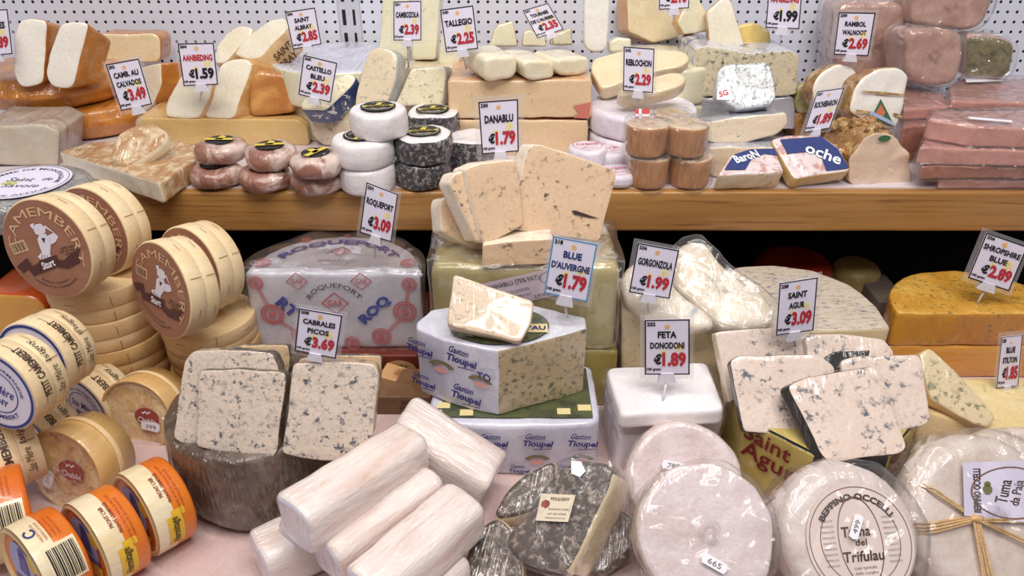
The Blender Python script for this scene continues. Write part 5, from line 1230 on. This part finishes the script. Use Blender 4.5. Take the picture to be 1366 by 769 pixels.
agur('left Saint Agur slice leaning over the gold wheel corner', [(973, 482), (984, 475), (1092, 472), (1114, 490), (1108, 560), (1090, 583), (992, 577)], (1035, 570, 'Z', .0905), 0, 44, .014)
agur('right rear Saint Agur slice behind the front one', [(1121, 482), (1140, 476), (1225, 473), (1232, 484), (1241, 562), (1233, 568), (1200, 575), (1130, 560)], (1190, 570, 'Z', .0915), -4, 44, .014, AGS)
agur('front Saint Agur slice with a dark rind along its left edge', [(1051, 516), (1075, 504), (1165, 488), (1177, 496), (1187, 530), (1211, 598), (1201, 606), (1108, 617), (1096, 606)], (1150, 610, 'Z', .0905), 4, 48, .014, AGB, shear=(-.006, 0))
a = Art()
o, ch, F = prism('rind_scrap', 'crumpled black rind scrap lying between the Saint Agur slices', 'cheese', [(1098, 478), (1112, 470), (1160, 468), (1158, 476), (1128, 482), (1118, 494), (1102, 493)], (1125, 480, 'Y', .625), 0, 50, .004, one('rind', AGB), bf=.001, bb=.001, amp=.002, cr=.002)

# ---- Shropshire and Stilton
SHR = mat('shropshire_orange', (216, 158, 58), .45, var=((236, 190, 92), 30, .4, .75), veins=((120, 116, 70), 140, .55, .64, .46), bump=(110, .4), wrap=.2)
SHF = mat('shropshire_cut', (206, 146, 46), .45, var=((190, 124, 36), 16, .4, .7), veins=((110, 104, 70), 110, .58, .66, .5), bump=(110, .4), wrap=.3)
SHL = mat('shropshire_plain', (226, 162, 66), .42, var=((208, 142, 50), 8, .4, .7), stretch=(.5, 1, 3), wrap=.3)
xl = atY(1199, 421, .775).x; rr = .112
n = 36; base = [(rr * math.cos(math.pi * i / n), rr * math.sin(math.pi * i / n)) for i in range(n + 1)]
for z1, h, lb, mf, ms in ((.0485, .0485, 'lower plain orange half wheel under the Shropshire half', SHL, SHL), (.0955, .0465, 'upper orange half wheel with blue-green mottled top under the Shropshire tag', SHR, SHF)):
    F = Frame(V((xl + rr, .778, z1)), 0, 90)
    pts, lab = outline(base, None, .010, .006)
    solid('cheese_half', lb, 'cheese', F, pts, lab, h, {'f': ('top_rind', mf), 's': ('cut_side', ms)} if mf is not ms else one('paste', ms), bf=.005, bb=.003, amp=.0012)
STL = mat('stilton_pale', (238, 214, 150), .45, veins=((150, 146, 110), 90, .6, .68, .5), var=((246, 226, 176), 20, .4, .7), wrap=.25)
STC = mat('stilton_cream', (236, 208, 158), .45, var=((226, 192, 136), 20, .4, .7), wrap=.3)
o, ch, F = prism('cheese_half', 'pale golden Stilton piece lying flat behind the Blue Stilton tag', 'cheese', [(1238, 507), (1290, 504), (1395, 504), (1395, 590), (1320, 578), (1250, 545)], (1320, 578, 'Z', .058), 0, 90, .058, fs(STL, STC, 'rind', 'cut_side'), cr=.006, bf=.004, amp=.001)
prism('cheese_wedge', 'slim blue-veined Stilton wedge leaning down to the right of the Saint Agur slices', 'cheese', [(1227, 472), (1240, 464), (1276, 495), (1331, 558), (1320, 571), (1300, 567), (1242, 534), (1233, 500)], (1290, 560, 'Z', .070), 4, 46, .022, {'f': ('cut_face', mat('stilton_veined', (226, 206, 166), .45, veins=((128, 128, 104), 100, .54, .63, .45), wrap=.35)), 's': ('rind', STC)}, cr=.004)
prism('cheese_block', 'cream Stilton chunk under the slim wedge right of the octagonal wheel', 'cheese', [(1222, 545), (1320, 572), (1300, 590), (1246, 614), (1222, 614)], (1240, 612, 'Z', .020), 4, 12, .04, one('paste', STC), cr=.006)

# ---- Beppino round and raffia-tied round
TUM = mat('tuma_rind', (236, 222, 216), .42, var=((216, 194, 184), 30, .4, .75), bump=(70, .7), wrap=1.0, wscale=34)
o, ch, F = wheel('cheese_round', 'white round in film with a paper label reading Beppino Occelli', 'cheese', atY(1140, 715, .455), .0610, .052, {'f': ('face', TUM), 's': ('rind', TUM)} if False else one('rind', TUM), yaw=6, lean=46, roll=0, bf=.014, bb=.012, bulge=.003, amp=.0018)
ox, oy = F.hit(1146, 722)
m0 = lambda off: (lambda x, y: F.pt(ox + x, oy + y, off))
a = Art(); mp = m0(.0024); a.fan(0, 0, .047, mp, 56, None, 5); d = a.done('paper_label', ink('label_pinkish', (226, 208, 200)), o)
a = Art(); mp = m0(.0028); a.ring(.0345, .0352, mp); a.ring(.0440, .0447, mp); a.ring(.0185, .0193, lambda x, y: mp(x, y * 1.9), n=40); a.done('label_rings', ink('label_brown', (120, 88, 70)), d)
a = Art(); mp = m0(.0032); a.arc('BEPPINO OCCELLI', .0365, .0055, 0, mp, 118, True, .03); a.text('Tuma', -.003, .008, .026, .0085, mp, .015, .1); a.text('del', .0, -.001, .010, .005, mp, .01, .1); a.text('Trifulau', 0, -.012, .036, .0085, mp, .015, .1); a.done('lettering', ink('print_dark', (70, 52, 46)), d)
a = Art()
for q in range(9):
    for s in (-1, 1): a.text('FORMAGGIO LATTE', s * .0275, .018 - q * .0045, .011, .0015, mp, 0)
a.text('con tartufo', 0, -.021, .020, .0025, mp, 0); a.text('delle Langhe', 0, -.0255, .020, .0025, mp, 0); a.done('small_print', GREYINK, d)
a = Art(); a.disc(.001, -.036, .007, m0(.003), 14); a.done('truffle_print', ink('truffle', (96, 76, 66)), d)
sticker(F, 1138, 703, d, .0095, 62, '499', .0055)
wrap_film(o, grow=.0035, amp=.003, m=FILM)
TUM2 = mat('tuma_paglia', (232, 216, 206), .42, var=((206, 184, 166), 30, .4, .75), bump=(60, .7), wrap=1.0, wscale=34)
prism('cheese_round', 'film-wrapped white round behind the raffia-tied one at the right edge', 'cheese', [(1268, 606), (1290, 585), (1330, 570), (1400, 566), (1400, 640), (1280, 640)], (1330, 598, 'Z', .075), 0, 50, .03, one('rind', TUM2), cr=.012, bf=.010, amp=.002)
o, ch, F = wheel('cheese_round', 'large white round tied with raffia, lilac Tuma label, at the bottom right corner', 'cheese', atY(1326, 694, .478), .0735, .048, one('rind', TUM2), yaw=8, lean=44, bf=.014, bb=.012, bulge=.003, amp=.0018)
RAF = mat('raffia', (226, 190, 136), .5, var=((200, 156, 100), 90, .4, .65), stretch=(1, 6, 1))
kx, ky = F.hit(1297, 692)
def strand(ang, ln, o_, k):
    pts = []
    for i in range(12):
        t = i / 11 * ln; x = kx + math.cos(R(ang)) * t - math.sin(R(ang)) * o_; y = ky + math.sin(R(ang)) * t + math.cos(R(ang)) * o_ * (1 - .6 * (i == 0))
        rad = math.hypot(x, y); d = .0035 if rad < .056 else .0035 - (rad - .056) ** 2 * 55
        pts.append(F.pt(x, y, d + .0006 * (k % 3)))
    return pts
k = 0
for ang, ln in ((185, .050), (-4, .105), (-92, .085), (140, .055), (-30, .1)):
    for o_ in (-.0024, -.0008, .0008, .0024) if ang not in (140, -30) else (-.0008, .0008):
        tube('raffia_strand', strand(ang + o_ * 900, ln, o_, k), .0011, RAF, o, 6); k += 1
tube('raffia_knot', [F.pt(kx + x, ky + y, .005) for x, y in ((-.006, -.001), (-.002, .001), (.002, -.001), (.006, .001))], .0036, RAF, o, 8, taper=[.5, 1, 1, .5])
a = Art(); q = [F.pt(*F.hit(*p), .0052) for p in ((1279, 618), (1410, 612), (1410, 702), (1281, 688))]; qm = quadmap(q); a.grid(0, 1, 0, 1, qm(0), 6, 6); d = a.done('lilac_label', LAV, o)
a = Art(); m_ = qm(.0005); a.ring(.38, .40, lambda x, y: m_(x * .98 + .46, y * 1.1 + .46), n=48); a.done('label_rings', ink('label_brown', (120, 88, 70)), d)
a = Art(); a.text('BEPPINO OCCELLI', .135, .48, .80, .085, lambda x, y: m_(.135 + (y - .48) * -1 * .9, .48 + (x - .135)), .03); a.text('Tuma', .40, .48, .40, .13, m_, .01, .1, 82); a.text('da Paja', .55, .46, .42, .13, m_, .01, .1, 82); a.done('lettering', ink('print_dark', (70, 52, 46)), d)
a = Art(); a.text('DI CHEESENI', .72, .45, .5, .07, lambda x, y: m_(.72 - (y - .45) * .9, .45 + (x - .72)), .02); a.done('red_lettering', ink('print_red', (196, 92, 100)), d)
a = Art(); a.disc(.24, .50, .05, m_, 12, .09); a.disc(.24, .60, .035, m_, 12, .05); a.done('crest', ink('crest', (110, 112, 70)), d)
wrap_film(o, grow=.006, amp=.003, m=FILM)

# ---- dim shapes in the dark under the shelf
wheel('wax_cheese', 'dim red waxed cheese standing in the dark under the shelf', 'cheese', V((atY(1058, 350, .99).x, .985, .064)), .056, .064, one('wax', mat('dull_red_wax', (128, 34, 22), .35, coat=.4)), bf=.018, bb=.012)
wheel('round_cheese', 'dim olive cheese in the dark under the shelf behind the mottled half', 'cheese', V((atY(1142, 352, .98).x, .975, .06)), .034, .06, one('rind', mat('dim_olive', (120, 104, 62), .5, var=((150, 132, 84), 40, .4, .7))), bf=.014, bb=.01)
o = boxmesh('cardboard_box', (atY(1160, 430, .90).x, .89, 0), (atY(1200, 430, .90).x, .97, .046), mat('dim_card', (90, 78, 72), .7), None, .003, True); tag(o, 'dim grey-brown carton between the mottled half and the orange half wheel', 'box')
# ================================================================== price tags
T = price_tag
T([(-34, 14), (10, 12), (17, 72), (-28, 76)], 0, 4, 1.035, ['COMTES'], '3.89', '201', (-2, 100, 'Y', 1.05), 'tag cut off by the left edge of the picture, price ending in 89')
T([(141, 86), (185, 78), (203, 139), (162, 148)], 0, 4, .95, ['CAMB. AU', 'CALVADOS'], '3.49', '202', (186, 172, 'Y', .955), 'tag reading Camb. au Calvados, stuck in the small piece on the mottled slab')
T([(237, 58), (285, 57), (291, 113), (245, 115)], 0, 4, 1.03, ['AANBIEDING'], '1.59', '204', (267, 135, 'Y', 1.045), 'tag with a red Aanbieding title and 1.59, left part of the shelf', True)
T([(380, 16), (420, 10), (429, 59), (391, 66)], 0, 4, 1.08, ['SAINT', 'ALBRAY'], '2.85', '206', (398, 84, 'Y', 1.085), 'tag reading Saint Albray before the pegboard')
T([(405, 73), (450, 84), (441, 137), (398, 126)], 0, 4, .995, ['CASTELLO', 'BLEU'], '2.39', '205', (424, 142, 'Y', 1.022), 'tag reading Castello Bleu, right of the orange loaf')
T([(525, 2), (562, 1), (562, 54), (525, 54)], 0, 4, 1.05, ['CAMBOZOLA'], '2.39', '231', (545, 90, 'Y', 1.062), 'tag reading Cambozola, between the upright pale wedges')
T([(587, 13), (631, 7), (638, 65), (595, 70)], 0, 4, 1.02, ['TALLEGIO'], '2.25', '240', (622, 92, 'Y', 1.035), 'tag reading Tallegio, left of the leftmost cream bar')
T([(697, 14), (731, 4), (752, 39), (717, 51)], 0, 4, 1.08, ['TOURNEE', "DE L'AUBIER"], '2.35', '241', (738, 58, 'Y', 1.10), "tag reading Tournee de l'Aubier, tilted to the left")
T([(832, 62), (873, 65), (871, 124), (831, 121)], 0, 4, .975, ['REBLOCHON'], '2.29', '242', (851, 142, 'Y', .985), 'tag reading Reblochon, in the half rounds')
T([(880, -42), (921, -42), (919, 11), (879, 13)], 0, 4, 1.09, ['TOMME'], '2.10', '243', (899, 26, 'Y', 1.10), 'tag cut off by the top edge above the Reblochon')
T([(1026, -22), (1071, -21), (1066, 39), (1021, 37)], 0, 4, 1.13, ['AANBIEDING'], '1.99', '244', (1040, 60, 'Y', 1.135), 'tag with a red Aanbieding title and 1.99, cut by the top edge', True)
T([(1119, 16), (1168, 17), (1158, 75), (1112, 73)], 0, 4, 1.055, ['RAMBOL', 'WALNOOT'], '2.69', '250', (1133, 92, 'Y', 1.06), 'tag reading Rambol Walnoot, before the tall meat loaf')
T([(1090, 122), (1126, 117), (1107, 171), (1072, 177)], 0, 8, .945, ['ROCHEBARON'], '1.89', '251', (1085, 190, 'Y', .95), 'tag reading Rochebaron, seen at a slant')
T([(638, 136), (691, 132), (692, 202), (643, 206)], 0, 4, .80, ['DANABLU'], '1.79', '230', (668, 232, 'Y', .79), 'tag reading Danablu, standing in the fanned slices', extra=.14)
T([(489, 243), (531, 259), (522, 323), (480, 310)], 0, 4, .775, ['ROQUEFORT'], '3.09', '234', (500, 345, 'Y', .80), 'tag reading Roquefort, stuck in the printed half wheel')
T([(399, 411), (457, 421), (448, 479), (393, 468)], 0, 4, .56, ['CABRALES', 'PICOS'], '3.69', '208', (422, 486, 'Y', .572), 'tag reading Cabrales Picos above the grey-veined slices')
T([(738, 315), (797, 326), (783, 403), (726, 391)], 0, 4, .665, ['BLUE', "D'AUVERGNE"], '1.79', '218', (757, 424, 'Y', .675), "tag with a blue border reading Blue d'Auvergne", blue=True)
T([(851, 324), (906, 334), (893, 399), (839, 390)], 0, 4, .70, ['GORGONZOLA'], '1.99', '236', (865, 416, 'Y', .71), 'tag reading Gorgonzola, left of the sloping wedge')
T([(860, 427), (920, 426), (920, 500), (860, 500)], 0, 4, .63, ['FETA', 'DONODONI'], '1.89', '232', (884, 536, 'Z', .088), 'tag reading Feta Donodoni, pinned in the white block')
T([(1040, 378), (1091, 370), (1085, 441), (1035, 448)], 0, 4, .655, ['SAINT', 'AGUR'], '3.09', '238', (1062, 466, 'Y', .672), 'tag reading Saint Agur, above the veined slices', extra=.12)
T([(1316, 310), (1371, 329), (1346, 389), (1291, 371)], 0, 4, .80, ['SHROPSHIRE', 'BLUE'], '2.89', '226', (1303, 406, 'Z', .0955), 'tag reading Shropshire Blue, in the orange half wheel')
T([(1336, 450), (1364, 447), (1358, 515), (1329, 518)], 0, 4, .68, ['BLUE', 'STILTON'], '1.85', '228', (1341, 545, 'Y', .70), 'tag reading Blue Stilton at the right edge')
